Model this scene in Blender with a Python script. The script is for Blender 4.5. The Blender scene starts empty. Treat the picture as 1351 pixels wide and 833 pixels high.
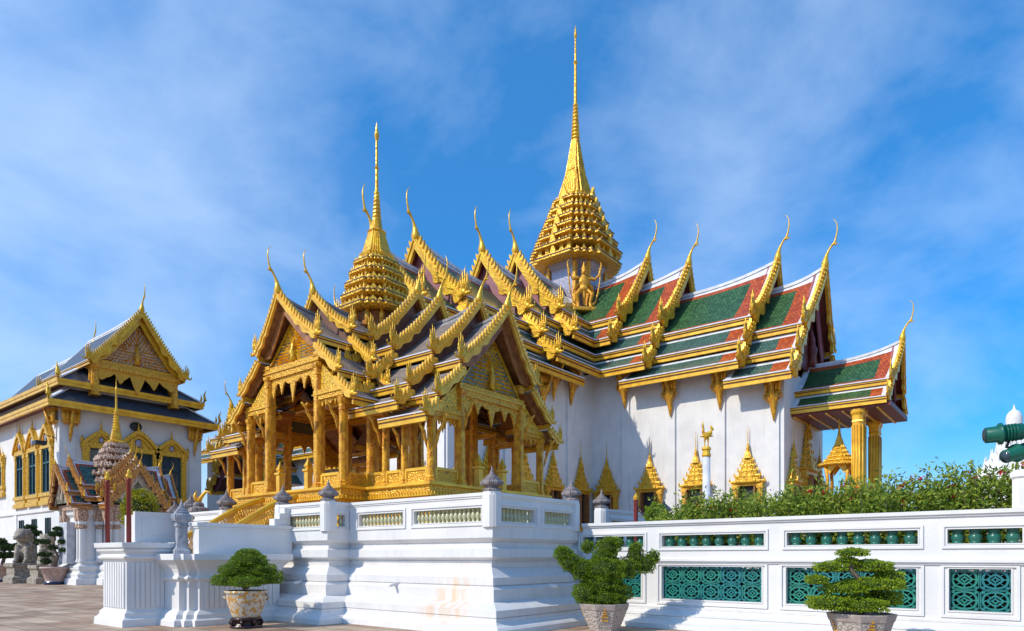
import bpy, bmesh, math, random
import numpy as np
from mathutils import Vector, Matrix
random.seed(7); rng = np.random.default_rng(7)
R = math.radians
S = bpy.context.scene
COL = S.collection
# ------------------------------------------------------------------ camera
F_PX, CX, CY, W, H, EYE = 890.0, 675.5, 735.0, 1351.0, 833.0, 1.6
YAW = 38.4
cam = bpy.data.objects.new('camera', bpy.data.cameras.new('camera')); COL.objects.link(cam)
cam.location = (0, 0, EYE); cam.rotation_euler = (R(90), 0, R(YAW))
cam.data.sensor_width = 36; cam.data.lens = 36*F_PX/W; cam.data.sensor_fit = 'HORIZONTAL'
cam.data.shift_y = (CY-H/2)/W; cam.data.clip_end = 3000; cam.data.clip_start = .1
S.camera = cam
FS, FC = math.sin(R(YAW)), math.cos(R(YAW))
def ray(px): return (px-CX)/F_PX
def xat(px, Y):
    q = ray(px); return (q*FC-FS)*Y/(FC+FS*q)
def yat(px, X):
    q = ray(px); return -(FC+FS*q)*X/(FS-FC*q)
def zat(py, x, y): return EYE+(CY-py)*(-FS*x+FC*y)/F_PX
# ------------------------------------------------------------------ world, sun
SUN_EL, SUN_DX, SUN_DY = 40.0, .40, .92       # the light travels towards +x, +y
S.view_settings.view_transform = 'Standard'; S.view_settings.look = 'None'
S.view_settings.exposure = 0.18; S.view_settings.gamma = 1.0
S.render.engine = 'CYCLES'
S.cycles.max_bounces = 6; S.cycles.diffuse_bounces = 3; S.cycles.glossy_bounces = 3
S.cycles.use_denoising = True
wd = bpy.data.worlds.new('World'); S.world = wd; wd.use_nodes = True
nt = wd.node_tree; nt.nodes.clear()
N = nt.nodes.new; LK = nt.links.new
sky = N('ShaderNodeTexSky'); sky.sky_type = 'NISHITA'; sky.sun_disc = False
sky.sun_elevation = R(SUN_EL); sky.sun_rotation = math.atan2(-SUN_DX, -SUN_DY) % (2*math.pi)
sky.air_density = 1.0; sky.dust_density = .6; sky.ozone_density = 3.0
hs = N('ShaderNodeHueSaturation'); hs.inputs['Saturation'].default_value = 1.68; hs.inputs['Value'].default_value = 1.22
hs.inputs['Hue'].default_value = .490
LK(sky.outputs[0], hs.inputs['Color'])
tc = N('ShaderNodeTexCoord')
mp = N('ShaderNodeMapping'); mp.inputs['Scale'].default_value = (1.5, 1.5, 2.6); mp.inputs['Rotation'].default_value = (R(12), R(-14), R(50)); mp.inputs['Location'].default_value = (.3, .7, .2)
LK(tc.outputs['Generated'], mp.inputs['Vector'])
n1 = N('ShaderNodeTexNoise'); n1.inputs['Scale'].default_value = 2.3; n1.inputs['Detail'].default_value = 9; n1.inputs['Roughness'].default_value = .56; n1.inputs['Distortion'].default_value = .25
LK(mp.outputs[0], n1.inputs['Vector'])
r1 = N('ShaderNodeValToRGB'); r1.color_ramp.elements[0].position = .40; r1.color_ramp.elements[1].position = .80
r1.color_ramp.elements[0].color = (0, 0, 0, 1); r1.color_ramp.elements[1].color = (.40, .40, .40, 1)
LK(n1.outputs['Fac'], r1.inputs['Fac'])
# more cloud towards the left (-x) and low down
sp = N('ShaderNodeSeparateXYZ'); LK(tc.outputs['Generated'], sp.inputs[0])
mr = N('ShaderNodeMapRange'); mr.inputs['From Min'].default_value = -.65; mr.inputs['From Max'].default_value = -1.0
mr.inputs['To Min'].default_value = 0; mr.inputs['To Max'].default_value = .30
LK(sp.outputs['X'], mr.inputs['Value'])
vl = N('ShaderNodeMath'); vl.operation = 'ADD'; vl.inputs[1].default_value = .06
ad = N('ShaderNodeMath'); ad.operation = 'ADD'; ad.use_clamp = True; LK(r1.outputs[0], vl.inputs[0]); LK(vl.outputs[0], ad.inputs[0]); LK(mr.outputs[0], ad.inputs[1])
el = N('ShaderNodeValToRGB'); el.color_ramp.elements[0].position = .04; el.color_ramp.elements[1].position = .62
el.color_ramp.elements[0].color = (.56, .60, .80, 1); el.color_ramp.elements[1].color = (.62, .98, 1.15, 1); LK(sp.outputs['Z'], el.inputs[0])
tn = N('ShaderNodeMix'); tn.data_type = 'RGBA'; tn.blend_type = 'MULTIPLY'; tn.inputs['Factor'].default_value = 1; LK(hs.outputs[0], tn.inputs['A']); LK(el.outputs[0], tn.inputs['B'])
mx = N('ShaderNodeMix'); mx.data_type = 'RGBA'; mx.inputs['B'].default_value = (4.9, 6.0, 7.6, 1)
LK(ad.outputs[0], mx.inputs['Factor']); LK(tn.outputs['Result'], mx.inputs['A'])
bg = N('ShaderNodeBackground'); bg.inputs['Strength'].default_value = .15
LK(mx.outputs['Result'], bg.inputs['Color'])
wo = N('ShaderNodeOutputWorld'); LK(bg.outputs[0], wo.inputs['Surface'])
sl = bpy.data.lights.new('sun', 'SUN'); sl.energy = 3.3; sl.angle = R(.5); sl.color = (1, .92, .77)
so = bpy.data.objects.new('sun', sl); COL.objects.link(so)
ln = math.hypot(SUN_DX, SUN_DY); ce = math.cos(R(SUN_EL))
so.rotation_euler = Vector((SUN_DX/ln*ce, SUN_DY/ln*ce, -math.sin(R(SUN_EL)))).to_track_quat('-Z', 'Y').to_euler()
so.location = (-20, -30, 60)
# ------------------------------------------------------------------ materials
MT = {}
def mat(name, c1, c2=None, rough=.6, metal=0, scale=3, bump=0, bscale=20, kind='noise', spec=.5, lo=.35, hi=.65, detail=4, coords='Object', stretch=None, c3=None, s3=.7):
    m = bpy.data.materials.new(name); m.use_nodes = True; t = m.node_tree
    b = t.nodes['Principled BSDF']; b.inputs['Roughness'].default_value = rough; b.inputs['Metallic'].default_value = metal
    b.inputs['Specular IOR Level'].default_value = spec
    tcn = t.nodes.new('ShaderNodeTexCoord'); vec = tcn.outputs[coords]
    if stretch:
        mm = t.nodes.new('ShaderNodeMapping'); mm.inputs['Scale'].default_value = stretch; t.links.new(vec, mm.inputs[0]); vec = mm.outputs[0]
    if c2 is None: c2 = tuple(x*.8 for x in c1)
    nz = t.nodes.new('ShaderNodeTexNoise'); nz.inputs['Scale'].default_value = scale; nz.inputs['Detail'].default_value = detail
    t.links.new(vec, nz.inputs['Vector']); fac = nz.outputs['Fac']
    if kind == 'vor':
        vr = t.nodes.new('ShaderNodeTexVoronoi'); vr.inputs['Scale'].default_value = scale; vr.feature = 'DISTANCE_TO_EDGE'
        t.links.new(vec, vr.inputs['Vector']); fac = vr.outputs['Distance']
    rp = t.nodes.new('ShaderNodeValToRGB'); rp.color_ramp.elements[0].position = lo; rp.color_ramp.elements[1].position = hi
    rp.color_ramp.elements[0].color = (*c2, 1); rp.color_ramp.elements[1].color = (*c1, 1)
    t.links.new(fac, rp.inputs[0]); out = rp.outputs[0]
    if c3:
        n3 = t.nodes.new('ShaderNodeTexNoise'); n3.inputs['Scale'].default_value = s3; n3.inputs['Detail'].default_value = 5; t.links.new(tcn.outputs[coords], n3.inputs['Vector'])
        r3 = t.nodes.new('ShaderNodeValToRGB'); r3.color_ramp.elements[0].position = .5; r3.color_ramp.elements[1].position = .72
        r3.color_ramp.elements[0].color = (0, 0, 0, 1); t.links.new(n3.outputs['Fac'], r3.inputs[0])
        mx = t.nodes.new('ShaderNodeMix'); mx.data_type = 'RGBA'; mx.inputs['B'].default_value = (*c3, 1)
        t.links.new(r3.outputs[0], mx.inputs['Factor']); t.links.new(out, mx.inputs['A']); out = mx.outputs['Result']
    t.links.new(out, b.inputs['Base Color'])
    if bump:
        bp = t.nodes.new('ShaderNodeBump'); bp.inputs['Strength'].default_value = min(1, bump); bp.inputs['Distance'].default_value = .03*max(1, bump)
        if kind in ('vor', 'vorb'):
            v2 = t.nodes.new('ShaderNodeTexVoronoi'); v2.inputs['Scale'].default_value = bscale; v2.feature = 'SMOOTH_F1'; h = v2.outputs['Distance']; t.links.new(vec, v2.inputs['Vector']); bp.invert = True
        else:
            n2 = t.nodes.new('ShaderNodeTexNoise'); n2.inputs['Scale'].default_value = bscale; n2.inputs['Detail'].default_value = 5; h = n2.outputs['Fac']; t.links.new(vec, n2.inputs['Vector'])
        t.links.new(h, bp.inputs['Height']); t.links.new(bp.outputs[0], b.inputs['Normal'])
    MT[name] = m; return m
def randtint(name, c):
    m = MT[name]; t = m.node_tree; b = t.nodes['Principled BSDF']; src = b.inputs['Base Color'].links[0].from_socket
    oi = t.nodes.new('ShaderNodeObjectInfo'); mx = t.nodes.new('ShaderNodeMix'); mx.data_type = 'RGBA'; mx.inputs['B'].default_value = (*c, 1)
    ml = t.nodes.new('ShaderNodeMath'); ml.operation = 'MULTIPLY'; ml.inputs[1].default_value = .75; t.links.new(oi.outputs['Random'], ml.inputs[0])
    t.links.new(ml.outputs[0], mx.inputs['Factor']); t.links.new(src, mx.inputs['A']); t.links.new(mx.outputs['Result'], b.inputs['Base Color'])
def tilemat(name, c1, c2, w=.16, h=.16, mortar=(.03, .03, .03), rough=.35, bump=.5, msize=.012):
    m = bpy.data.materials.new(name); m.use_nodes = True; t = m.node_tree; b = t.nodes['Principled BSDF']
    b.inputs['Roughness'].default_value = rough; b.inputs['Specular IOR Level'].default_value = .35
    tcn = t.nodes.new('ShaderNodeTexCoord'); br = t.nodes.new('ShaderNodeTexBrick')
    br.inputs['Scale'].default_value = 1; br.inputs['Brick Width'].default_value = w; br.inputs['Row Height'].default_value = h
    br.inputs['Mortar Size'].default_value = msize; br.inputs['Mortar Smooth'].default_value = .3; br.inputs['Bias'].default_value = 0
    br.inputs['Color1'].default_value = (*c1, 1); br.inputs['Color2'].default_value = (*c2, 1); br.inputs['Mortar'].default_value = (*mortar, 1)
    t.links.new(tcn.outputs['UV'], br.inputs['Vector'])
    nz = t.nodes.new('ShaderNodeTexNoise'); nz.inputs['Scale'].default_value = 2.2; nz.inputs['Detail'].default_value = 8; nz.inputs['Roughness'].default_value = .7; t.links.new(tcn.outputs['Object'], nz.inputs['Vector'])
    mrr = t.nodes.new('ShaderNodeMapRange'); mrr.inputs['To Min'].default_value = .3; mrr.inputs['To Max'].default_value = 1.7; t.links.new(nz.outputs['Fac'], mrr.inputs['Value'])
    vm = t.nodes.new('ShaderNodeVectorMath'); vm.operation = 'SCALE'; t.links.new(br.outputs['Color'], vm.inputs[0]); t.links.new(mrr.outputs[0], vm.inputs['Scale'])
    t.links.new(vm.outputs[0], b.inputs['Base Color'])
    bp = t.nodes.new('ShaderNodeBump'); bp.inputs['Strength'].default_value = bump; bp.inputs['Distance'].default_value = .02; bp.invert = True
    t.links.new(br.outputs['Fac'], bp.inputs['Height']); t.links.new(bp.outputs[0], b.inputs['Normal'])
    MT[name] = m; return m
mat('gold', (.93, .58, .035), (.72, .36, .02), rough=.34, metal=.30, scale=2.5, kind='vorb', bump=.6, bscale=9, c3=(.60, .28, .025), s3=2.3)
mat('gold_ornate', (.92, .53, .035), (.22, .07, .015), rough=.38, metal=.3, scale=9, kind='vor', bump=1, bscale=11, lo=.01, hi=.09)
mat('gold_fine', (.92, .50, .035), (.34, .12, .015), rough=.36, metal=.28, scale=16, kind='vor', bump=1, bscale=24, lo=.01, hi=.11)
mat('gold_orange', (.93, .50, .03), (.58, .22, .02), rough=.36, metal=.25, scale=9, kind='vorb', bump=.8, bscale=34, stretch=(1, 1, .55))
mat('gold_plain', (.92, .54, .035), (.74, .36, .02), rough=.34, metal=.22, scale=2, bump=.1, bscale=9)
mat('gold_pale', (.92, .55, .06), (.76, .40, .035), rough=.38, metal=.2, scale=5, bump=.2, bscale=12)
mat('glaze_brown', (.20, .10, .06), (.10, .05, .03), rough=.5, scale=5)
mat('plaster', (.80, .77, .74), (.70, .68, .66), rough=.7, scale=1.2, bump=.12, bscale=12, lo=.3, hi=.7, c3=(.68, .65, .62), s3=.5)
mat('roof_plaster', (.74, .74, .76), (.58, .59, .62), rough=.65, scale=2.5, bump=.1, bscale=10)
mat('old_plaster', (.60, .60, .63), (.42, .42, .45), rough=.8, scale=3, bump=.2, bscale=15)
mat('mauve', (.36, .13, .16), (.26, .09, .11), rough=.6, scale=2)
mat('gable_brown', (.20, .085, .05), (.13, .05, .03), rough=.5, scale=3)
mat('soffit_red', (.20, .035, .018), (.12, .02, .012), rough=.5, scale=3)
mat('wood_brown', (.42, .18, .055), (.25, .09, .03), rough=.45, scale=5, bump=.2, bscale=10)
tilemat('tile_green', (.014, .085, .022), (.05, .165, .045), w=.2, h=.2, msize=.02)
tilemat('tile_teal', (.03, .11, .09), (.06, .18, .14), w=.2, h=.2, msize=.02)
tilemat('tile_orange', (.58, .11, .02), (.36, .05, .012), w=.2, h=.2, mortar=(.08, .02, .01))
tilemat('tile_brown', (.24, .19, .16), (.32, .25, .21), w=.10, h=.10, mortar=(.10, .07, .05), rough=.5, msize=.008)
tilemat('tile_frame', (.30, .285, .28), (.37, .35, .34), w=.10, h=.10, mortar=(.15, .13, .15), rough=.5, msize=.006)
tilemat('tile_slate', (.045, .052, .068), (.075, .085, .105), w=.3, h=.22, mortar=(.02, .02, .03), rough=.4)
mat('stone', (.34, .30, .29), (.16, .13, .13), rough=.85, scale=9, bump=.6, bscale=25)
mat('stone_lion', (.44, .38, .30), (.20, .165, .13), rough=.9, scale=7, bump=.8, bscale=22)
mat('stone_grey', (.42, .43, .47), (.25, .26, .29), rough=.8, scale=8, bump=.4, bscale=25)
mat('ceramic_green', (.02, .17, .115), (.012, .10, .075), rough=.22, scale=5, bump=.15, bscale=20)
mat('ceramic_tile', (.02, .27, .17), (.015, .16, .13), rough=.3, scale=3.2, bump=.35, bscale=28)
randtint('ceramic_tile', (.008, .16, .20)); randtint('ceramic_green', (.03, .13, .09))
mat('ceramic_cream', (.58, .55, .34), (.46, .44, .26), rough=.3, scale=5)
mat('pot_stone', (.50, .43, .37), (.20, .165, .14), rough=.8, scale=17, kind='vor', bump=1, bscale=22, lo=.0, hi=.07)
mat('pot_stone_plain', (.46, .38, .33), (.33, .27, .23), rough=.8, scale=6, bump=.3, bscale=30)
mat('pot_porcelain', (.66, .57, .40), (.62, .30, .03), rough=.2, scale=11, lo=.44, hi=.49, c3=(.30, .20, .30), s3=24)
mat('pot_gold', (.70, .38, .04), (.45, .2, .02), rough=.4, scale=9)
mat('pot_blue', (.015, .025, .09), (.01, .015, .05), rough=.2, scale=4)
mat('pot_pink', (.52, .37, .32), (.38, .26, .22), rough=.7, scale=6, bump=.3)
mat('dark_wood', (.045, .015, .01), (.02, .008, .005), rough=.25, scale=9, bump=.3)
mat('soil', (.06, .04, .025), rough=.95, scale=20, bump=.8, bscale=40)
mat('bark', (.20, .15, .11), (.10, .07, .05), rough=.9, scale=14, bump=.7, bscale=20)
mat('bark_pale', (.36, .29, .22), (.22, .17, .12), rough=.9, scale=14, bump=.5)
mat('dark_opening', (.018, .016, .016), (.01, .01, .01), rough=.5)
mat('window_glass', (.04, .07, .09), (.02, .035, .05), rough=.08, scale=1.5)
mat('window_teal', (.02, .09, .10), (.012, .05, .06), rough=.4)
mat('pole_red', (.25, .022, .015), (.18, .015, .01), rough=.4, scale=3)
mat('lamp_green', (.006, .12, .075), (.004, .09, .06), rough=.32, scale=3)
mat('black_metal', (.02, .02, .022), rough=.4)
mat('mosaic', (.40, .37, .42), (.20, .17, .22), rough=.25, metal=.3, scale=8, kind='vor', bump=.5, bscale=12, lo=.01, hi=.08)
mat('mosaic_blue', (.10, .16, .16), (.35, .25, .06), rough=.3, scale=8, kind='vor', lo=.01, hi=.07)
mat('shrine_mosaic', (.62, .42, .30), (.22, .10, .05), rough=.4, scale=6, kind='vor', bump=.8, bscale=9, lo=.01, hi=.14)
mat('shrine_pale', (.66, .55, .42), (.30, .20, .14), rough=.5, scale=7, kind='vor', bump=.8, bscale=10, lo=.0, hi=.10)
mat('shrine_orange', (.62, .31, .07), (.38, .15, .03), rough=.4, scale=8, metal=.15, bump=.6, bscale=14)
mat('red_wall', (.24, .04, .025), (.18, .03, .02), rough=.7)
mat('green_wall', (.012, .10, .065), (.02, .13, .08), rough=.6)
def leafmat(name, c1, c2, tr=.25):
    m = bpy.data.materials.new(name); m.use_nodes = True; t = m.node_tree; b = t.nodes['Principled BSDF']; b.inputs['Roughness'].default_value = .45
    b.inputs['Specular IOR Level'].default_value = .3
    oi = t.nodes.new('ShaderNodeNewGeometry'); rp = t.nodes.new('ShaderNodeValToRGB')
    rp.color_ramp.elements[0].color = (*c2, 1); rp.color_ramp.elements[1].color = (*c1, 1)
    t.links.new(oi.outputs['Random Per Island'], rp.inputs[0]); t.links.new(rp.outputs[0], b.inputs['Base Color'])
    ts = t.nodes.new('ShaderNodeBsdfTranslucent'); t.links.new(rp.outputs[0], ts.inputs['Color'])
    ms = t.nodes.new('ShaderNodeMixShader'); ms.inputs[0].default_value = tr
    o = t.nodes['Material Output']; t.links.new(b.outputs[0], ms.inputs[1]); t.links.new(ts.outputs[0], ms.inputs[2]); t.links.new(ms.outputs[0], o.inputs[0])
    MT[name] = m
leafmat('leaf_topiary', (.26, .37, .018), (.10, .18, .012))
leafmat('leaf_bright', (.34, .44, .02), (.15, .25, .012))
leafmat('leaf_shrub', (.38, .44, .05), (.09, .18, .02))
leafmat('leaf_dark', (.05, .10, .02), (.018, .045, .01))
leafmat('leaf_yellow', (.50, .42, .015), (.24, .27, .015))
leafmat('flower_red', (.65, .03, .02), (.45, .012, .015))
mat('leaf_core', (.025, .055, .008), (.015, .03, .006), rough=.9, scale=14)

# ------------------------------------------------------------------ mesh builder
class MB:
    def __init__(s, M=None): s.v = []; s.f = []; s.m = []; s.u = []; s.M = M; s.smooth = set()
    def add(s, vs, fs, m=0, uv=None, smooth=False):
        n = len(s.v)
        if s.M is not None: s.v.extend([tuple(s.M @ Vector(v)) for v in vs])
        else: s.v.extend([tuple(v) for v in vs])
        for i, f in enumerate(fs):
            if smooth: s.smooth.add(len(s.f))
            s.f.append(tuple(n+k for k in f)); s.m.append(m if isinstance(m, int) else m[i]); s.u.append(uv[i] if uv else None)
    def box(s, x0, y0, z0, x1, y1, z1, m=0):
        if x0 > x1: x0, x1 = x1, x0
        if y0 > y1: y0, y1 = y1, y0
        if z0 > z1: z0, z1 = z1, z0
        s.add([(x0,y0,z0),(x1,y0,z0),(x1,y1,z0),(x0,y1,z0),(x0,y0,z1),(x1,y0,z1),(x1,y1,z1),(x0,y1,z1)],
              [(3,2,1,0),(4,5,6,7),(0,1,5,4),(1,2,6,5),(2,3,7,6),(3,0,4,7)], m)
    def loft(s, rings, m=0, cap=True, smooth=False):
        n = len(rings[0]); vs = [p for r in rings for p in r]; fs = []; ms = []
        for i in range(len(rings)-1):
            mm = m if isinstance(m, int) else m[i]
            for j in range(n):
                k = (j+1) % n; fs.append((i*n+j, i*n+k, (i+1)*n+k, (i+1)*n+j)); ms.append(mm)
        if cap:
            fs.append(tuple(reversed(range(n)))); ms.append(ms[0]); fs.append(tuple((len(rings)-1)*n+j for j in range(n))); ms.append(ms[-2])
        s.add(vs, fs, ms, smooth=smooth)
    def stack(s, outline, prof, c=(0, 0), m=0, smooth=False):       # prof: (scale, z[, material])
        rings = [[(c[0]+x*p[0], c[1]+y*p[0], p[1]) for x, y in outline] for p in prof]
        ms = [(p[2] if len(p) > 2 else m) for p in prof[1:]]
        s.loft(rings, ms, smooth=smooth)
    def tube(s, pts, rad, n=8, m=0, flat=1.0, side=None):
        pts = [Vector(p) for p in pts]; rings = []
        for i, p in enumerate(pts):
            t = (pts[min(i+1, len(pts)-1)]-pts[max(i-1, 0)]).normalized()
            a = Vector(side) if side else (Vector((0, 0, 1)) if abs(t.z) < .9 else Vector((1, 0, 0)))
            u = t.cross(a).normalized(); w = t.cross(u).normalized()
            if side: u, w = w, u
            r = rad[i] if hasattr(rad, '__len__') else rad
            rings.append([tuple(p+u*(r*math.cos(k*2*math.pi/n))+w*(r*flat*math.sin(k*2*math.pi/n))) for k in range(n)])
        s.loft(rings, m, smooth=n > 5)
    def ball(s, c, r, m=0, n=10, k=6):
        rx, ry, rz = (r, r, r) if not hasattr(r, '__len__') else r
        rings = []
        for i in range(k+1):
            a = -math.pi/2+math.pi*(i*.96+.02*k)/k
            rings.append([(c[0]+rx*math.cos(a)*math.cos(j*2*math.pi/n), c[1]+ry*math.cos(a)*math.sin(j*2*math.pi/n), c[2]+rz*math.sin(a)) for j in range(n)])
        s.loft(rings, m, smooth=True)
    def prism(s, poly, lift, m=0):                                   # poly: 3-D points, lift: vector
        n = len(poly); L = Vector(lift); vs = [Vector(p) for p in poly]; vs = vs+[v+L for v in vs]
        s.add(vs, [tuple(reversed(range(n))), tuple(range(n, 2*n))]+[(i, (i+1) % n, n+(i+1) % n, n+i) for i in range(n)], m)
    def bar(s, pts, w, h, m=0, dz=0, sw=None):                       # box section swept along pts, up = z
        pts = [Vector(p) for p in pts]; rings = []
        for i, p in enumerate(pts):
            t = (pts[min(i+1, len(pts)-1)]-pts[max(i-1, 0)]); hz = Vector((t.x, t.y, 0)).normalized(); u = Vector((-hz.y, hz.x, 0))
            q = p+Vector((0, 0, dz))
            rings.append([tuple(q-u*w/2), tuple(q+u*w/2), tuple(q+u*w/2+Vector((0, 0, h))), tuple(q-u*w/2+Vector((0, 0, h)))])
        s.loft(rings, m)
    def build(s, name, mats, parent=None, fix=True, label=None, loc=None, bevel=0):
        me = bpy.data.meshes.new(name)
        off = parent_off(parent) if loc is None else Vector(loc)
        me.from_pydata([(v[0]-off.x, v[1]-off.y, v[2]-off.z) for v in s.v], [], s.f)
        for mm in (mats if isinstance(mats, (list, tuple)) else [mats]): me.materials.append(MT[mm])
        me.polygons.foreach_set('material_index', s.m)
        if s.smooth: me.polygons.foreach_set('use_smooth', [i in s.smooth for i in range(len(s.f))])
        if any(u is not None for u in s.u):
            ul = me.uv_layers.new(name='UVMap'); k = 0
            for f, u in zip(s.f, s.u):
                for j in range(len(f)):
                    if u: ul.data[k].uv = u[j]
                    k += 1
        if fix:
            b = bmesh.new(); b.from_mesh(me); bmesh.ops.recalc_face_normals(b, faces=b.faces); b.to_mesh(me); b.free()
        o = bpy.data.objects.new(name, me); COL.objects.link(o)
        if parent is not None: o.parent = parent
        if loc is not None: o.location = Vector(loc)-(parent_off(parent) if parent is not None else Vector((0, 0, 0)))
        if label: o['label'] = label
        if bevel:
            bv = o.modifiers.new('bevel', 'BEVEL'); bv.width = bevel; bv.segments = 2; bv.limit_method = 'ANGLE'
        return o
def parent_off(p):
    v = Vector((0, 0, 0))
    while p is not None: v += Vector(p.location); p = p.parent
    return v
def tag(o, label, cat, group=None, kind=None):
    o['label'] = label
    if cat: o['category'] = cat
    if group: o['group'] = group
    if kind: o['kind'] = kind
    return o
def thing(name, label, cat, loc, group=None):
    o = bpy.data.objects.new(name, None); COL.objects.link(o); o.location = loc; o.empty_display_size = .3
    return tag(o, label, cat, group)
def inst(o, parent, loc, rz=0, sc=1, name=None):                     # shares mesh data, loc in world
    c = o.copy(); COL.objects.link(c); c.parent = parent
    c.location = Vector(loc)-(parent_off(parent) if parent else Vector((0, 0, 0))); c.rotation_euler = (0, 0, rz); c.scale = (sc, sc, sc) if not hasattr(sc, '__len__') else sc
    return c
def frame(cx, cy, ang):
    return Matrix.Translation((cx, cy, 0)) @ Matrix.Rotation(R(ang), 4, 'Z')
SQ = [(-1, -1), (1, -1), (1, 1), (-1, 1)]
def circ(n=20): return [(math.cos(i*2*math.pi/n), math.sin(i*2*math.pi/n)) for i in range(n)]
def redent():
    q = [(1, .5), (.88, .5), (.88, .66), (.77, .66), (.77, .77), (.66, .77), (.66, .88), (.5, .88), (.5, 1)]
    out = []
    for k in range(4):
        for x, y in q:
            for _ in range(k): x, y = -y, x
            out.append((x, y))
    return out
RD = redent()
PROTO = {}
def remesh(o, vox, smooth=True):
    r = o.modifiers.new('remesh', 'REMESH'); r.mode = 'VOXEL'; r.voxel_size = vox; r.use_smooth_shade = True
    if smooth:
        q = o.modifiers.new('smooth', 'SMOOTH'); q.factor = .5; q.iterations = 3
    return o
# ------------------------------------------------------------------ chofa and tail finials (unit size meshes)
def chofa_mb():
    b = MB(); P = [(0,-.06,.07),(0,.0,.10),(0,.07,.098),(.012,.16,.065),(.035,.25,.04),(.075,.34,.026),(.13,.42,.026),(.185,.465,.036),(.205,.51,.026),(.225,.6,.021),(.245,.7,.019),(.25,.8,.016),(.235,.89,.012),(.20,.96,.008),(.16,1.0,.003)]
    b.tube([(x, 0, z) for x, z, r in P], [r for *_, r in P], 8, flat=.8, side=(0, 1, 0))
    b.tube([(.17, 0, .45), (.225, 0, .44), (.27, 0, .455)], [.03, .018, .003], 6)
    return b
def hong_mb():
    b = MB()
    b.ball((.02, 0, .10), (.15, .085, .13)); b.ball((.17, 0, .03), (.12, .08, .08)); b.tube([(.24, 0, .04), (.34, 0, .02), (.38, 0, .12), (.33, 0, .2)], [.06, .05, .035, .006], 6)
    for i, (x, h, lean) in enumerate([(-.10, .66, -.05), (-.015, .90, -.03), (.07, 1.0, .0), (.155, .78, .03)]):
        b.tube([(x*.8, 0, .10), (x-.01+lean*.3, 0, h*.36), (x+.025+lean*.5, 0, h*.58), (x-.005+lean*.8, 0, h*.82), (x+.03+lean, 0, h)], [.058, .050, .044, .024, .003], 6, flat=.9, side=(0, 1, 0))
    for z in (.30, .36): b.box(-.14, -.06, z, .2, .06, z+.03)
    return b
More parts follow.
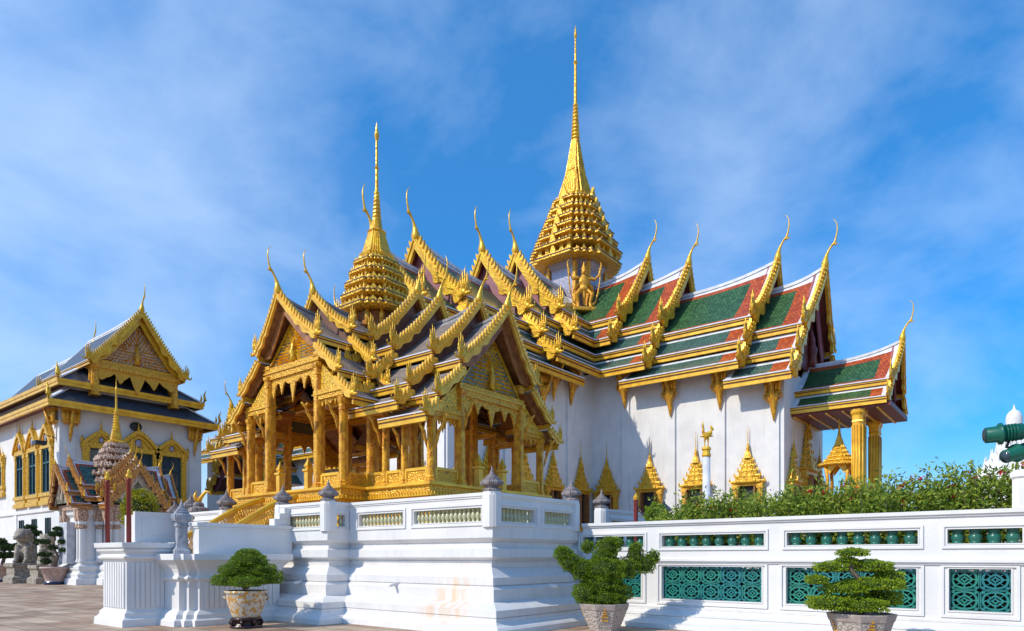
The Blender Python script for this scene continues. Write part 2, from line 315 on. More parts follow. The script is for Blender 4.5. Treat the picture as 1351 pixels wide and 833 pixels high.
# ------------------------------------------------------------------ telescoped roof section
def roof_section(root, Mx, a0, a1, tiers, mats, lean=.6, rise=.8, inner_clip=False, sc=1.0, fh=.45, outer=False, gable=None,
                 verge=(.35, .35), strip=(1.0, .55, .75), top_white=.06, wav=1.0, soffit='soffit_red', gold='gold', chofa_h=3.0, hong_h=1.75, sides=(1, -1), fins=True, fillmat='mauve', fill_d=2.2, gold_fascia='gold_plain', stripin=0, ridge_m='roof_plaster', bbot=.42, name='roof', boards=True):
    """tiers: (s_in, z_in, s_out, z_out) from the ridge down; mats: per tier (centre, strip); slots 0 white,1 strip,2 centre,3 soffit"""
    allm = ['roof_plaster' if ridge_m is None else ridge_m, mats[0][1], mats[0][0], soffit, mats[1][0], mats[1][1]]
    surf = MB(Mx); smax = tiers[-1][2]
    def pt(k, tau, v, side, aa):
        si, zi, so_, zo = tiers[k]; s_ = si+(so_-si)*v; ln_ = lean*max(0, 1-s_/tiers[0][2]*.9) if k == 0 else 0
        a = aa+(a1-aa)*tau+ln_*tau*tau
        z = zi+(zo-zi)*v-.16*sc*math.sin(math.pi*v)*(1.4 if k == 0 else .4)
        if k == 0: z += rise*max(0, (tau-.25)/.75)**2.6*(1-v)**1.6
        return (a, s_*side, z)
    for side in sides:
        for k, (si, zi, so_, zo) in enumerate(tiers):
            aa = max(a0, si-.15) if inner_clip else a0
            L = a1-aa; sl = math.hypot(so_-si, zi-zo)
            vi = min(.3, verge[0]*sc/L); vo = min(.3, verge[1]*sc/L); wo = min(.35, strip[0]*sc/L); wi = min(.3, stripin*sc/L)
            tb = [0, vi, vi+wi] if wi > 0 else [0, vi]
            n_in = len(tb)-1; mid0 = tb[-1]; mid1 = 1-vo-wo
            nm = 8 if k == 0 else 3
            cols = tb+[mid0+(mid1-mid0)*(i+1)/nm for i in range(nm)]+[1-vo-wo*.5, 1-vo, 1-vo*.5, 1]
            def cz(t):      # zone of a column centre
                if t < vi or t > 1-vo: return 0
                if t > 1-vo-wo or (wi > 0 and t < vi+wi): return 1
                return 2
            tw = top_white if k == 0 else (.30*sc/sl if k else 0)
            st = min(.3, strip[1]*sc/sl) if k == 0 else 0
            sb = min(.35, (strip[2] if k == 0 else .28)*sc/sl)
            nr = 5 if k == 0 else 2
            grid = []; 
            for t in cols:
                tw_ = tw+(.075*max(0, (t-.35)/.65)**2.2 if k == 0 else 0)
                rows = [0, tw_, tw_+st] if st > 0 else [0, tw_]
                e0 = rows[-1]; e1 = 1-sb
                rows = rows+[e0+(e1-e0)*(i+1)/nr for i in range(nr)]+[1]
                grid.append([pt(k, t, v, side, aa) for v in rows]+[rows])
            nrw = len(grid[0])-1
            vs = []; fs = []; ms = []; us = []
            for g in grid: vs += g[:nrw]
            for i in range(len(cols)-1):
                z_ = cz((cols[i]+cols[i+1])/2)
                for j in range(nrw-1):
                    rowzone = 0 if j == 0 else (1 if (st > 0 and j == 1) or j == nrw-2 else 2)
                    zone = 0 if (z_ == 0 or rowzone == 0) else (1 if (z_ == 1 or rowzone == 1) else 2)
                    mi = zone if k == 0 or zone == 0 else (5 if zone == 1 else 4)
                    fs.append((i*nrw+j, (i+1)*nrw+j, (i+1)*nrw+j+1, i*nrw+j+1)); ms.append(mi)
                    us.append([(cols[x]*L, -grid[x][nrw][y]*sl) for x, y in ((i, j), (i+1, j), (i+1, j+1), (i, j+1))])
            surf.add(vs, fs, ms, us)
            th = .14*sc
            vs2 = [(x, y, z-th) for x, y, z in vs]
            surf.add(vs2, [tuple(reversed(f)) for f in fs], 3)
            # inner verge ridge strip
            surf.bar([Vector(pt(k, .012, v, side, aa))+Vector((0, 0, .0)) for v in (0, .25, .5, .75, 1)], .2*sc, .10*sc, 0) if k == 0 and not inner_clip else None
    surf.bar([pt(0, t, 0, 1, max(a0, -.15)) for t in [i/12 for i in range(13)]], .26*sc, .2*sc, 0, dz=-.04*sc)
    roof = surf.build(name, allm, root, fix=False)
    # eave fascias
    for side in sides:
        for k, (si, zi, so_, zo) in enumerate(tiers):
            fb = MB(Mx); aa = max(a0, so_) if inner_clip else a0
            if a1-aa < .05: continue
            y = so_*side; d = side
            h = fh*sc*(1.15 if k == len(tiers)-1 else .95)
            fb.box(aa, y-.10*sc*d, zo-h, a1+.04*sc, y+.05*sc*d, zo-.08*sc, 0)
            fb.box(aa, y-.09*sc*d, zo-h*.52, a1+.06*sc, y+.09*sc*d, zo-h*.40, 1)
            fb.box(aa, y-.09*sc*d, zo-h*.40, a1+.05*sc, y+.13*sc*d, zo-.10*sc, 0)
            fb.box(aa, y-.12*sc*d, zo-.10*sc, a1+.05*sc, y+.17*sc*d, zo-.055*sc, 1)
            fb.box(aa, y-.10*sc*d, zo-.055*sc, a1+.04*sc, y+.15*sc*d, zo+.03*sc, 2)
            fb.build('eave_fascia', [gold_fascia, 'soffit_red', 'roof_plaster'], roof)
    # soffit between tiers and wall under the gable edge
    ag = a1-.45*sc
    for side in sides:
        for k, (si, zi, so_, zo) in enumerate(tiers):
            fl = MB(Mx)
            vv = [i/6 for i in range(7)]
            top = []
            for v in vv:
                p = pt(k, 1, v, side, a0); top.append((ag+(p[0]-a1), p[1], p[2]-.12*sc))
            bot = [(p[0], p[1], p[2]-max(.1*sc, fill_d*(1.0 if k == 0 else .45 if k < len(tiers)-1 else .2)*min(1, (1-v_)*3.5))) for p, v_ in zip(top, vv)]
            for i in range(6):
                q = [top[i], top[i+1], bot[i+1], bot[i]]
                fl.prism(q, (-.12*sc, 0, 0), 0)
            fl.build('gable_wall', [fillmat], roof)
    if not boards: return roof, pt
    # barge boards with naga waves and fins
    bb = MB(Mx); T = .20*sc
    for side in sides:
        for k, (si, zi, so_, zo) in enumerate(tiers):
            n = 26 if k == 0 else 12
            P = [Vector(pt(k, 1, i/n, side, a0)) for i in range(n+1)]
            P = [p+Vector((.02*sc, 0, 0)) for p in P]
            up_, dn = [], []
            for i, p in enumerate(P):
                t = (P[min(i+1, n)]-P[max(i-1, 0)]); t = Vector((0, t.y, t.z)).normalized(); nn = Vector((0, -t.z*side, t.y*side)); 
                if nn.z < 0: nn = -nn
                v = i/n
                if k == 0:
                    w = bbot*(.75+.25*v)+wav*(.28*math.exp(-((v-.54)/.045)**2)-.22*math.exp(-((v-.63)/.035)**2)+.34*math.exp(-((v-.74)/.06)**2)-.10*math.exp(-((v-.86)/.03)**2)+.26*math.exp(-((v-.95)/.04)**2))
                else:
                    w = bbot*.9+wav*.20*math.exp(-((v-.35)/.12)**2)-wav*.18*math.exp(-((v-.55)/.08)**2)+wav*.28*math.exp(-((v-.8)/.12)**2)
                up_.append(p+nn*.15*sc); dn.append(p-nn*w*sc)
            for i in range(n):
                bb.prism([up_[i], up_[i+1], dn[i+1], dn[i]], (T, 0, 0), 0)
            # thin raised rib along the board
            for i in range(n):
                bb.prism([up_[i].lerp(dn[i], .22)+Vector((T, 0, 0)), up_[i+1].lerp(dn[i+1], .22)+Vector((T, 0, 0)), up_[i+1].lerp(dn[i+1], .42)+Vector((T, 0, 0)), up_[i].lerp(dn[i], .42)+Vector((T, 0, 0))], (.07*sc, 0, 0), 0)
            if fins:
                Lr = sum((P[i+1]-P[i]).length for i in range(n)); nf = max(3, int(Lr/(.34*sc)))
                for j in range(1, nf):
                    f = j/nf*n; i = min(n-1, int(f)); p = up_[i].lerp(up_[i+1], f-i)
                    t = (P[i+1]-P[i]); t = Vector((0, t.y, t.z)).normalized(); nn = Vector((0, -t.z*side, t.y*side))
                    if nn.z < 0: nn = -nn
                    g = .17*sc
                    tip = p+nn*.30*sc-t*.10*sc+Vector((0, 0, .10*sc))
                    bb.prism([p-t*g*.7, p+t*g*.8, p+t*g*.25+nn*.2*sc, tip], (T*.8, 0, 0), 0)
    bb.build('bargeboard', [gold], roof)
    if 'chofa' not in PROTO:
        c = chofa_mb().build('ridge_finial', ['gold']); h_ = hong_mb().build('corner_finial', ['gold'])
        PROTO['chofa'] = c.data; PROTO['hong'] = h_.data
        bpy.data.objects.remove(c); bpy.data.objects.remove(h_)
    def put(nm, data, loc, ang, s_):
        o = bpy.data.objects.new(nm, data); COL.objects.link(o); o.parent = roof
        o.location = (Mx @ Vector(loc))-parent_off(roof); o.rotation_euler = (0, 0, ang); o.scale = (s_, s_, s_)
    base_ang = math.atan2(Mx[1][0], Mx[0][0])
    p = pt(0, 1, 0, 1, a0)
    put('ridge_finial', PROTO['chofa'], (p[0]+.08*sc, 0, p[2]+.12*sc), base_ang, chofa_h)
    for side in sides:
        for k in range(len(tiers)):
            q = pt(k, 1, 1, side, a0)
            put('corner_finial', PROTO['hong'], (q[0]+.12*sc, q[1]+side*.06*sc, q[2]-.02*sc), base_ang+side*math.pi/2, hong_h*(1 if k == 0 else .85))
    return roof, pt
# ------------------------------------------------------------------ tiered spire
def mondop(root, c, tiers, bell, mats, leaf=.5, name='spire', nleaf=3, orn='gold_ornate', bowed=True):
    """tiers: (half, z0, z1); bell: (scale, z, kind) kind 0 = redented, 1 = round"""
    b = MB(); lf = b
    for (h, z0, z1, h2) in tiers:
        Hh = z1-z0
        b.stack(RD, [(h*.86, z0-.02), (h*.97, z0+.06*Hh), (h, z0+.10*Hh), (h, z0+.26*Hh), (h*1.015, z0+.27*Hh, 1), (h*1.015, z0+.33*Hh, 1), (h*.95, z0+.38*Hh, 1), (h2*.94, z0+.42*Hh, 0), (h2*.94, z0+.54*Hh, 2), (h2*.74, z0+.56*Hh, 3), (h2*.74, z1+.02, 3)], c)
        # small leaf finials on the eave
        for k in range(4):
            rot = Matrix.Rotation(k*math.pi/2, 3, 'Z')
            spots = [(1, t, 1.0 if abs(t) < .01 else .72) for t in [(-.38+.76*i/(nleaf*2)) for i in range(nleaf*2+1)]]+[(.88, .6, .85), (.77, .74, 1.15), (.62, .86, .85)]
            for x, y, s_ in spots:
                p = rot @ Vector((x*h*.97, y*h*.97, 0)); d = rot @ Vector((1, 0, 0)); 
                if y > .7: d = rot @ Vector((.7, .7, 0))
                t = Vector((-d.y, d.x, 0)); w = .17*leaf*s_*1.5; hh = leaf*s_*Hh; base = Vector((c[0]+p.x, c[1]+p.y, z0+.30*Hh))
                up = Vector((0, 0, 1))
                lf.prism([base-t*w, base+t*w, base+t*w*.9+up*hh*.4, base+up*hh-d*hh*.08, base-t*w*.9+up*hh*.4], -d*w*.9, 0)
        for k in range(4):   # little posts and dark gaps behind the finials
            rot = Matrix.Rotation(k*math.pi/2, 3, 'Z')
            for i in range(-2, 3):
                p = rot @ Vector((h2*.86, i*.2*h2, 0)); w = .045*h2
                lf.box(c[0]+p.x-w, c[1]+p.y-w, z0+.5*Hh, c[0]+p.x+w, c[1]+p.y+w, z1, 0)
    o = b.build(name, mats+['wood_brown'], root)
    g = MB()
    sect = [p for p in bell if p[2] == 0]; rnd = [p for p in bell if p[2] == 1]
    if sect: g.stack(RD, [(p[0], p[1], p[3] if len(p) > 3 else 0) for p in sect], c)
    if rnd: g.stack(circ(12), [(p[0], p[1]) for p in rnd], c, 0, smooth=False)
    g.build('spire_top', ['gold', mats[2] if len(mats) > 2 else 'gold'], o)
    return o
def ring_spire(h0, z0, h1, z1, n, amp=.16):
    out = []
    for i in range(n):
        t0, t1 = i/n, (i+1)/n; r0 = h0+(h1-h0)*t0; r1 = h0+(h1-h0)*t1; za = z0+(z1-z0)*t0; zb = z0+(z1-z0)*t1
        out += [(r0*(1-amp), za, 1), (r0*(1+amp), za+(zb-za)*.35, 1), (r0*(1+amp*.8), za+(zb-za)*.65, 1), (r1*(1-amp), zb-(zb-za)*.08, 1)]
    return out
# ------------------------------------------------------------------ small builders
def redcol(mb, x, y, z0, z1, w, m=0, cap=1.0, base=.0):
    pr = [(w*1.35, z0), (w*1.35, z0+.10*cap), (w*1.12, z0+.14*cap), (w*1.2, z0+.22*cap), (w, z0+.28*cap), (w*.94, z1-.50*cap), (w*1.08, z1-.46*cap), (w*.98, z1-.40*cap), (w*1.0, z1-.22*cap), (w*1.28, z1-.12*cap), (w*1.32, z1)]
    mb.stack(RD, pr, (x, y), m)
def leaves(name, C, D, L, Wd, m, parent=None, loc=None, jitter=.35):
    """one leaf quad per centre C along direction D"""
    n = len(C); L = L*(1+rng.uniform(-jitter, jitter, n))[:, None]; rnd = rng.normal(size=(n, 3)); T = np.cross(D, rnd); T /= np.linalg.norm(T, axis=1)[:, None]+1e-9
    Nn = np.cross(D, T); V = np.stack([C, C+D*L*.45+T*Wd*.5-Nn*Wd*.12, C+D*L, C+D*L*.45-T*Wd*.5-Nn*Wd*.12], 1).reshape(-1, 3)
    off = np.array(parent_off(parent) if loc is None else loc); V = V-off
    me = bpy.data.meshes.new(name); me.vertices.add(4*n); me.vertices.foreach_set('co', V.astype(np.float32).ravel())
    me.loops.add(4*n); me.loops.foreach_set('vertex_index', np.arange(4*n, dtype=np.int32)); me.polygons.add(n)
    me.polygons.foreach_set('loop_start', np.arange(0, 4*n, 4, dtype=np.int32)); me.polygons.foreach_set('loop_total', np.full(n, 4, dtype=np.int32))
    me.update(calc_edges=True); me.materials.append(MT[m])
    o = bpy.data.objects.new(name, me); COL.objects.link(o)
    if parent is not None: o.parent = parent
    return o
def pad_points(c, r, n, lump=.16, flatbottom=.45):
    d = rng.normal(size=(n, 3)); d /= np.linalg.norm(d, axis=1)[:, None]
    k = 1+lump*(np.sin(d[:, 0]*7+c[0]*3)*np.cos(d[:, 1]*6+c[1]*5)+.6*np.sin(d[:, 2]*9+d[:, 0]*5))
    rr = rng.uniform(.80, 1.03, n)**.7
    P = d*np.array(r)*(k*rr)[:, None]; P[:, 2] = np.where(P[:, 2] < -flatbottom*r[2], -flatbottom*r[2]*rng.uniform(.8, 1.1, n), P[:, 2])
    nn = d/np.array(r); nn /= np.linalg.norm(nn, axis=1)[:, None]
    D = nn*.8+rng.normal(size=(n, 3))*.55+np.array([0, 0, .25]); D /= np.linalg.norm(D, axis=1)[:, None]
    return P+np.array(c), D
exec_order = []
def sweep(mb, path, prof, m=0, closed=True, cap=True):               # path counter-clockwise, prof (offset out, z[, mat])
    n = len(path); P = [Vector((x, y)) for x, y in path]; nr = []
    for i in range(n):
        d0 = (P[i]-P[i-1]) if (closed or i > 0) else (P[1]-P[0]); d1 = (P[(i+1) % n]-P[i]) if (closed or i < n-1) else (P[i]-P[i-1])
        d0.normalize(); d1.normalize(); a = Vector((d0.y, -d0.x)); b_ = Vector((d1.y, -d1.x))
        k = (a+b_)/max(.3, (1+a.dot(b_))); nr.append(k)
    rings = [[(P[i].x+nr[i].x*p[0], P[i].y+nr[i].y*p[0], p[1]) for i in range(n)] for p in prof]
    vs = [q for r in rings for q in r]; fs = []; ms = []
    for i in range(len(rings)-1):
        for j in range(n if closed else n-1):
            k = (j+1) % n; fs.append((i*n+j, i*n+k, (i+1)*n+k, (i+1)*n+j)); ms.append(prof[i+1][2] if len(prof[i+1]) > 2 else m)
    if cap and closed:
        fs.append(tuple((len(rings)-1)*n+j for j in range(n))); ms.append(m)
    mb.add(vs, fs, ms)
# ================================================================== ground
def ground():
    m = bpy.data.materials.new('paving'); m.use_nodes = True; t = m.node_tree; b = t.nodes['Principled BSDF']; b.inputs['Roughness'].default_value = .75
    tcn = t.nodes.new('ShaderNodeTexCoord'); br = t.nodes.new('ShaderNodeTexBrick'); br.inputs['Scale'].default_value = 1
    br.inputs['Brick Width'].default_value = .95; br.inputs['Row Height'].default_value = .62; br.inputs['Mortar Size'].default_value = .012; br.offset = .43
    br.inputs['Color1'].default_value = (.54, .42, .31, 1); br.inputs['Color2'].default_value = (.38, .25, .17, 1); br.inputs['Mortar'].default_value = (.06, .045, .04, 1)
    t.links.new(tcn.outputs['Object'], br.inputs['Vector'])
    nz = t.nodes.new('ShaderNodeTexNoise'); nz.inputs['Scale'].default_value = .8; nz.inputs['Detail'].default_value = 8; t.links.new(tcn.outputs['Object'], nz.inputs['Vector'])
    rp = t.nodes.new('ShaderNodeValToRGB'); rp.color_ramp.elements[0].position = .3; rp.color_ramp.elements[1].position = .7
    rp.color_ramp.elements[0].color = (.55, .5, .46, 1); rp.color_ramp.elements[1].color = (1.25, 1.2, 1.12, 1); t.links.new(nz.outputs['Fac'], rp.inputs[0])
    mx = t.nodes.new('ShaderNodeMix'); mx.data_type = 'RGBA'; mx.blend_type = 'MULTIPLY'; mx.inputs['Factor'].default_value = 1; t.links.new(br.outputs['Color'], mx.inputs['A']); t.links.new(rp.outputs[0], mx.inputs['B'])
    t.links.new(mx.outputs['Result'], b.inputs['Base Color'])
    bp = t.nodes.new('ShaderNodeBump'); bp.inputs['Strength'].default_value = .6; bp.inputs['Distance'].default_value = .02; bp.invert = True; t.links.new(br.outputs['Fac'], bp.inputs['Height']); t.links.new(bp.outputs[0], b.inputs['Normal'])
    MT['paving'] = m
    g = MB(); g.add([(-700, -300, 0), (700, -300, 0), (700, 900, 0), (-700, 900, 0)], [(0, 1, 2, 3)])
    o = g.build('ground', 'paving'); o['kind'] = 'structure'
ground()
def stainmat():
    """white limewash with the rusty streaks of the real wall near the corner (x, z in metres)"""
    m = MT['plaster'].copy(); m.name = 'plaster_stained'; t = m.node_tree; b = t.nodes['Principled BSDF']
    src = b.inputs['Base Color'].links[0].from_socket
    g = t.nodes.new('ShaderNodeNewGeometry'); mm = t.nodes.new('ShaderNodeMapping'); mm.inputs['Scale'].default_value = (5, 5, .45); t.links.new(g.outputs['Position'], mm.inputs[0])
    nz = t.nodes.new('ShaderNodeTexNoise'); nz.inputs['Scale'].default_value = 1; nz.inputs['Detail'].default_value = 4; t.links.new(mm.outputs[0], nz.inputs['Vector'])
    sx = t.nodes.new('ShaderNodeSeparateXYZ'); t.links.new(g.outputs['Position'], sx.inputs[0])
    def bell_(sock, c, w):
        a = t.nodes.new('ShaderNodeMath'); a.operation = 'SUBTRACT'; a.inputs[1].default_value = c; t.links.new(sock, a.inputs[0])
        d = t.nodes.new('ShaderNodeMath'); d.operation = 'DIVIDE'; d.inputs[1].default_value = w; t.links.new(a.outputs[0], d.inputs[0])
        p = t.nodes.new('ShaderNodeMath'); p.operation = 'MULTIPLY'; t.links.new(d.outputs[0], p.inputs[0]); t.links.new(d.outputs[0], p.inputs[1])
        s_ = t.nodes.new('ShaderNodeMath'); s_.operation = 'SUBTRACT'; s_.use_clamp = True; s_.inputs[0].default_value = 1; t.links.new(p.outputs[0], s_.inputs[1]); return s_.outputs[0]
    def mul(a, b_):
        p = t.nodes.new('ShaderNodeMath'); p.operation = 'MULTIPLY'; t.links.new(a, p.inputs[0]); t.links.new(b_, p.inputs[1]); return p.outputs[0]
    mk = mul(bell_(sx.outputs[0], -10.2, .95), bell_(sx.outputs[2], .62, .85))
    rp = t.nodes.new('ShaderNodeValToRGB'); rp.color_ramp.elements[0].position = .44; rp.color_ramp.elements[1].position = .64; t.links.new(nz.outputs['Fac'], rp.inputs[0])
    k6 = t.nodes.new('ShaderNodeMath'); k6.operation = 'MULTIPLY'; k6.inputs[1].default_value = .6; t.links.new(mul(mk, rp.outputs[0]), k6.inputs[0]); f_ = k6.outputs[0]
    mx = t.nodes.new('ShaderNodeMix'); mx.data_type = 'RGBA'; mx.inputs['B'].default_value = (.74, .42, .14, 1); t.links.new(f_, mx.inputs['Factor']); t.links.new(src, mx.inputs['A'])
    # faint grey rain streaks everywhere
    m3 = t.nodes.new('ShaderNodeMapping'); m3.inputs['Scale'].default_value = (5, 5, .5); t.links.new(g.outputs['Position'], m3.inputs[0])
    n3 = t.nodes.new('ShaderNodeTexNoise'); n3.inputs['Scale'].default_value = 1.2; n3.inputs['Detail'].default_value = 6; t.links.new(m3.outputs[0], n3.inputs['Vector'])
    r3 = t.nodes.new('ShaderNodeMapRange'); r3.inputs['From Min'].default_value = .5; r3.inputs['From Max'].default_value = .8; r3.inputs['To Max'].default_value = .38; t.links.new(n3.outputs['Fac'], r3.inputs['Value'])
    m4 = t.nodes.new('ShaderNodeMix'); m4.data_type = 'RGBA'; m4.inputs['B'].default_value = (.55, .50, .46, 1); t.links.new(r3.outputs[0], m4.inputs['Factor']); t.links.new(mx.outputs['Result'], m4.inputs['A'])
    t.links.new(m4.outputs['Result'], b.inputs['Base Color']); MT['plaster_stained'] = m
stainmat()
# ================================================================== throne hall
HX, HY = -31.2, 48.0
hall = thing('throne_hall', 'great white hall with stepped green and orange tiled roofs and the tallest golden spire', 'throne hall', (HX, HY, 0))
RGT, FRT = frame(HX, HY, 0), frame(HX, HY, -90)
BASE = [(0, 21.2, 3.6, 17.4), (3.42, 16.95, 4.8, 15.55), (4.62, 15.05, 6.0, 13.95)]
def prof(dz, n=3, rz=0): return [(a, b+dz+(rz if i == 0 else 0), c, d+dz) for i, (a, b, c, d) in enumerate(BASE[:n])]
TM = [('tile_green', 'tile_orange'), ('tile_teal', 'tile_orange')]
for Mx, ends in ((RGT, (6.1, 9.5, 16.0, 19.2)), (FRT, (7.6, 11.4, 17.8, 21.4))):
    st = (1.0, .35, .42); e_ = 0 if Mx is RGT else -.40
    roof_section(hall, Mx, 0, ends[0], prof(2.15, 2, .55+e_), TM, lean=.55, rise=.85, inner_clip=True, strip=st)
    roof_section(hall, Mx, 0, ends[1], prof(1.05, 3, .35+e_), TM, lean=.55, rise=.85, inner_clip=True, strip=st)
    roof_section(hall, Mx, ends[1]-1.9 if Mx is RGT else ends[1]-3.2, ends[2], prof(0, 3, e_), TM, lean=.55, rise=.80, strip=st)
    roof_section(hall, Mx, ends[2]-.9, ends[3], prof(-1.15, 3, e_), TM, lean=.4, rise=.70, strip=st)
for ang in (90, 180):      # the far arms, only what rises behind the spire
    roof_section(hall, frame(HX, HY, ang), 0, 9.5, prof(1.05), TM, lean=.9, rise=.9, inner_clip=True, boards=False)
# porch
PR = [(0, 14.35, 2.35, 12.3), (2.22, 11.95, 3.25, 11.1)]
roof_section(hall, RGT, 18.4, 23.8, PR, [('tile_green', 'tile_orange'), ('tile_green', 'tile_orange')], lean=.3, rise=.65, strip=(.8, .45, .5), verge=(.45, .35), chofa_h=2.4, hong_h=1.2, sc=.8, fill_d=1.2)
# walls
wb = MB()
def wallbox(Mx, a0, a1, s0, s1, z0, z1, mb=None):
    q = mb or wb; o = q.M; q.M = Mx; q.box(a0, s0, z0, a1, s1, z1); q.M = o
wb.box(HX-4.6, HY-4.6, 2.2, HX+4.6, HY+4.6, 16.4)
for Mx, seg in ((RGT, [(4.6, 9.2, 15.7), (9.2, 15.6, 14.65), (15.6, 18.4, 13.5)]), (FRT, [(4.6, 11.2, 15.7), (11.2, 17.4, 14.65), (17.4, 20.6, 13.5)])):
    for a, b_, zt in seg: wallbox(Mx, a, b_, -4.6, 4.6, 2.2, zt)
for ang in (90, 180): wallbox(frame(HX, HY, ang), 4.6, 9, -4.6, 4.6, 2.2, 15.6)
hw = wb.build('wall', 'plaster_stained', hall)
pil = MB()
RP = [7.4-.05, 10.9, 14.4, 17.85]; FP = [8.0, 11.5, 15.0, 18.5, 20.2]
for a in RP:
    pil.M = RGT
    for s_ in (-1, 1): pil.box(a-.28, s_*4.55, 2.2, a+.28, s_*4.74, 15.9 if a < 9 else (14.4 if a < 16 else 13.3))
for a in FP:
    pil.M = FRT
    for s_ in (-1, 1): pil.box(a-.28, s_*4.55, 2.2, a+.28, s_*4.74, 15.9 if a < 9 else (14.4 if a < 16 else 13.3))
pil.M = None
sweep(pil, [(HX-4.6, HY-20.6), (HX+4.6, HY-20.6), (HX+4.6, HY-4.6), (HX+18.4, HY-4.6), (HX+18.4, HY+4.6), (HX-4.6, HY+4.6)], [(.5, 0), (.5, 1), (.35, 1.2), (.35, 2.6), (.55, 2.8), (.55, 3.0), (.2, 3.05), (.2, 3.4), (.05, 3.5)], 0)
pil.build('pilasters', 'plaster', hall)
# end wall pediments
def pediment(root, Mx, a, half, z0, z1, m='gold_ornate', nm='pediment', relief=.12, sc=1.0, seed=1, mats=None):
    b = MB(Mx); n = 22; rg = random.Random(seed)
    b.prism([(a-.2*sc, -half, z0), (a-.2*sc, half, z0), (a-.2*sc, 0, z1)], (.12*sc, 0, 0), 1)
    H_ = z1-z0; cell = half/11
    for i in range(-11, 12):
        for j in range(14):
            s_ = (i+.5*(j % 2))*cell; z = z0+(j+.5)*H_/14
            if abs(s_) > half*(1-(z-z0)/H_)*.93: continue
            r = cell*rg.uniform(.38, .62)
            ang = math.atan2(z-z0-H_*.3, s_ if abs(s_) > .01 else .01)+rg.uniform(-.5, .5)
            d = Vector((0, math.cos(ang), math.sin(ang)))*r*1.6; t = Vector((0, -d.z, d.y)).normalized()*r*.6; c = Vector((a-.08*sc, s_, z)); k = Vector((relief*sc*rg.uniform(.6, 1.3), 0, 0))
            b.add([c-d, c+t, c+d, c-t, c+k], [(0, 1, 4), (1, 2, 4), (2, 3, 4), (3, 0, 4)], 0)
    b.tube([(a, 0, z0+.06*H_), (a+.1*sc, 0, z0+.16*H_), (a+.12*sc, 0, z0+.26*H_), (a+.12*sc, 0, z0+.33*H_), (a+.1*sc, 0, z0+.38*H_), (a, 0, z0+.58*H_)], [half*.10, half*.06, half*.09, half*.045, half*.055, .01], 8, 0)
    for s_ in (-1, 1):
        b.bar([(a, s_*half*1.02, z0), (a, 0, z1+.05*sc)], .2*sc, .12*sc, 0)
    return b.build(nm, mats or ['gold', m], root)
pediment(hall, RGT, 18.75, 4.0, 14.0, 19.6, seed=3, relief=.03, mats=['soffit_red', 'soffit_red']); pediment(hall, FRT, 20.9, 4.0, 13.6, 19.5, 'gold_ornate', seed=4)
pediment(hall, RGT, 23.3, 1.85, 12.0, 13.75, 'gold_ornate', seed=5, sc=.7)
# porch ceiling and columns
pc = MB(RGT); pc.box(18.4, -3.1, 10.55, 24.0, 3.1, 10.85, 0); pc.box(23.0, -2.15, 10.9, 23.25, 2.15, 11.9, 0)
for i in range(6): pc.box(18.5+i*.95, -3.05, 10.48, 18.62+i*.95, 3.05, 10.56, 1)
pc.build('porch_ceiling', ['soffit_red', 'gold_plain'], hall)
for s_ in (-2.75, -2.15, 2.15, 2.75):
    c = MB(RGT); redcol(c, 22.2, s_, 3.0, 10.55, .30, 0, cap=1.6)
    for k in range(4):
        for q in (-.16, 0, .16):
            dx, dy = ((.30, q), (q, .30), (-.30, q), (q, -.30))[k]; c.tube([(22.2+dx, s_+dy, 3.6), (22.2+dx, s_+dy, 9.6)], [.035, .035], 6)
    c.build('porch_column', 'gold_plain', hall)
pb = MB(RGT); pb.box(18.8, -3.6, 0, 24.6, 3.6, 2.9); pb.box(18.6, -3.8, 2.5, 24.9, 3.8, 3.0); pb.build('porch_floor', 'plaster', hall)
# eave brackets
br = MB()     # local: wall at y=0, outwards -y, top z=0
for x0_ in (-.34, -.17, 0, .17, .34): br.tube([(x0_, -.28, 0), (x0_, -.3, -.5), (x0_*.9, -.28, -1.0)], [.10, .11, .07], 6)
br.box(-.46, -.42, -.12, .46, -.1, .02); br.box(-.42, -.40, -1.05, .42, -.12, -.97)
br.tube([(0, -.95, .1), (.0, -.85, -.35), (0, -.55, -.9), (0, -.22, -1.5), (0, -.12, -2.1), (0, -.1, -2.65)], [.07, .10, .13, .20, .13, .02], 8)
br.tube([(0, -.3, -1.0), (0, -.28, -1.35), (0, -.24, -1.75)], [.40, .30, .05], 8, flat=.5, side=(1, 0, 0))
for s_ in (-1, 1): br.tube([(s_*.38, -.3, -.95), (s_*.46, -.3, -1.2), (s_*.2, -.25, -1.6)], [.06, .07, .02], 6)
brk = br.build('eave_bracket', 'gold_orange', hall, loc=(0, 0, 0)); brk.scale = (1.2, 1.1, 1.05); first = True
def putb(x, y, z, rz):
    global first
    if first: brk.location = Vector((x, y, z))-Vector(hall.location); brk.rotation_euler = (0, 0, rz); first = False
    else: inst(brk, hall, (x, y, z), rz, (1.2, 1.1, 1.05))
for a in RP: putb(HX+a, HY-4.74, 15.05 if a < 9 else (14.0 if a < 16 else 12.85), 0)
for a in FP: putb(HX+4.74, HY-a, 15.05 if a < 9 else (14.0 if a < 16 else 12.85), math.pi/2)
putb(HX+4.74, HY-10.2, 15.0, math.pi/2)
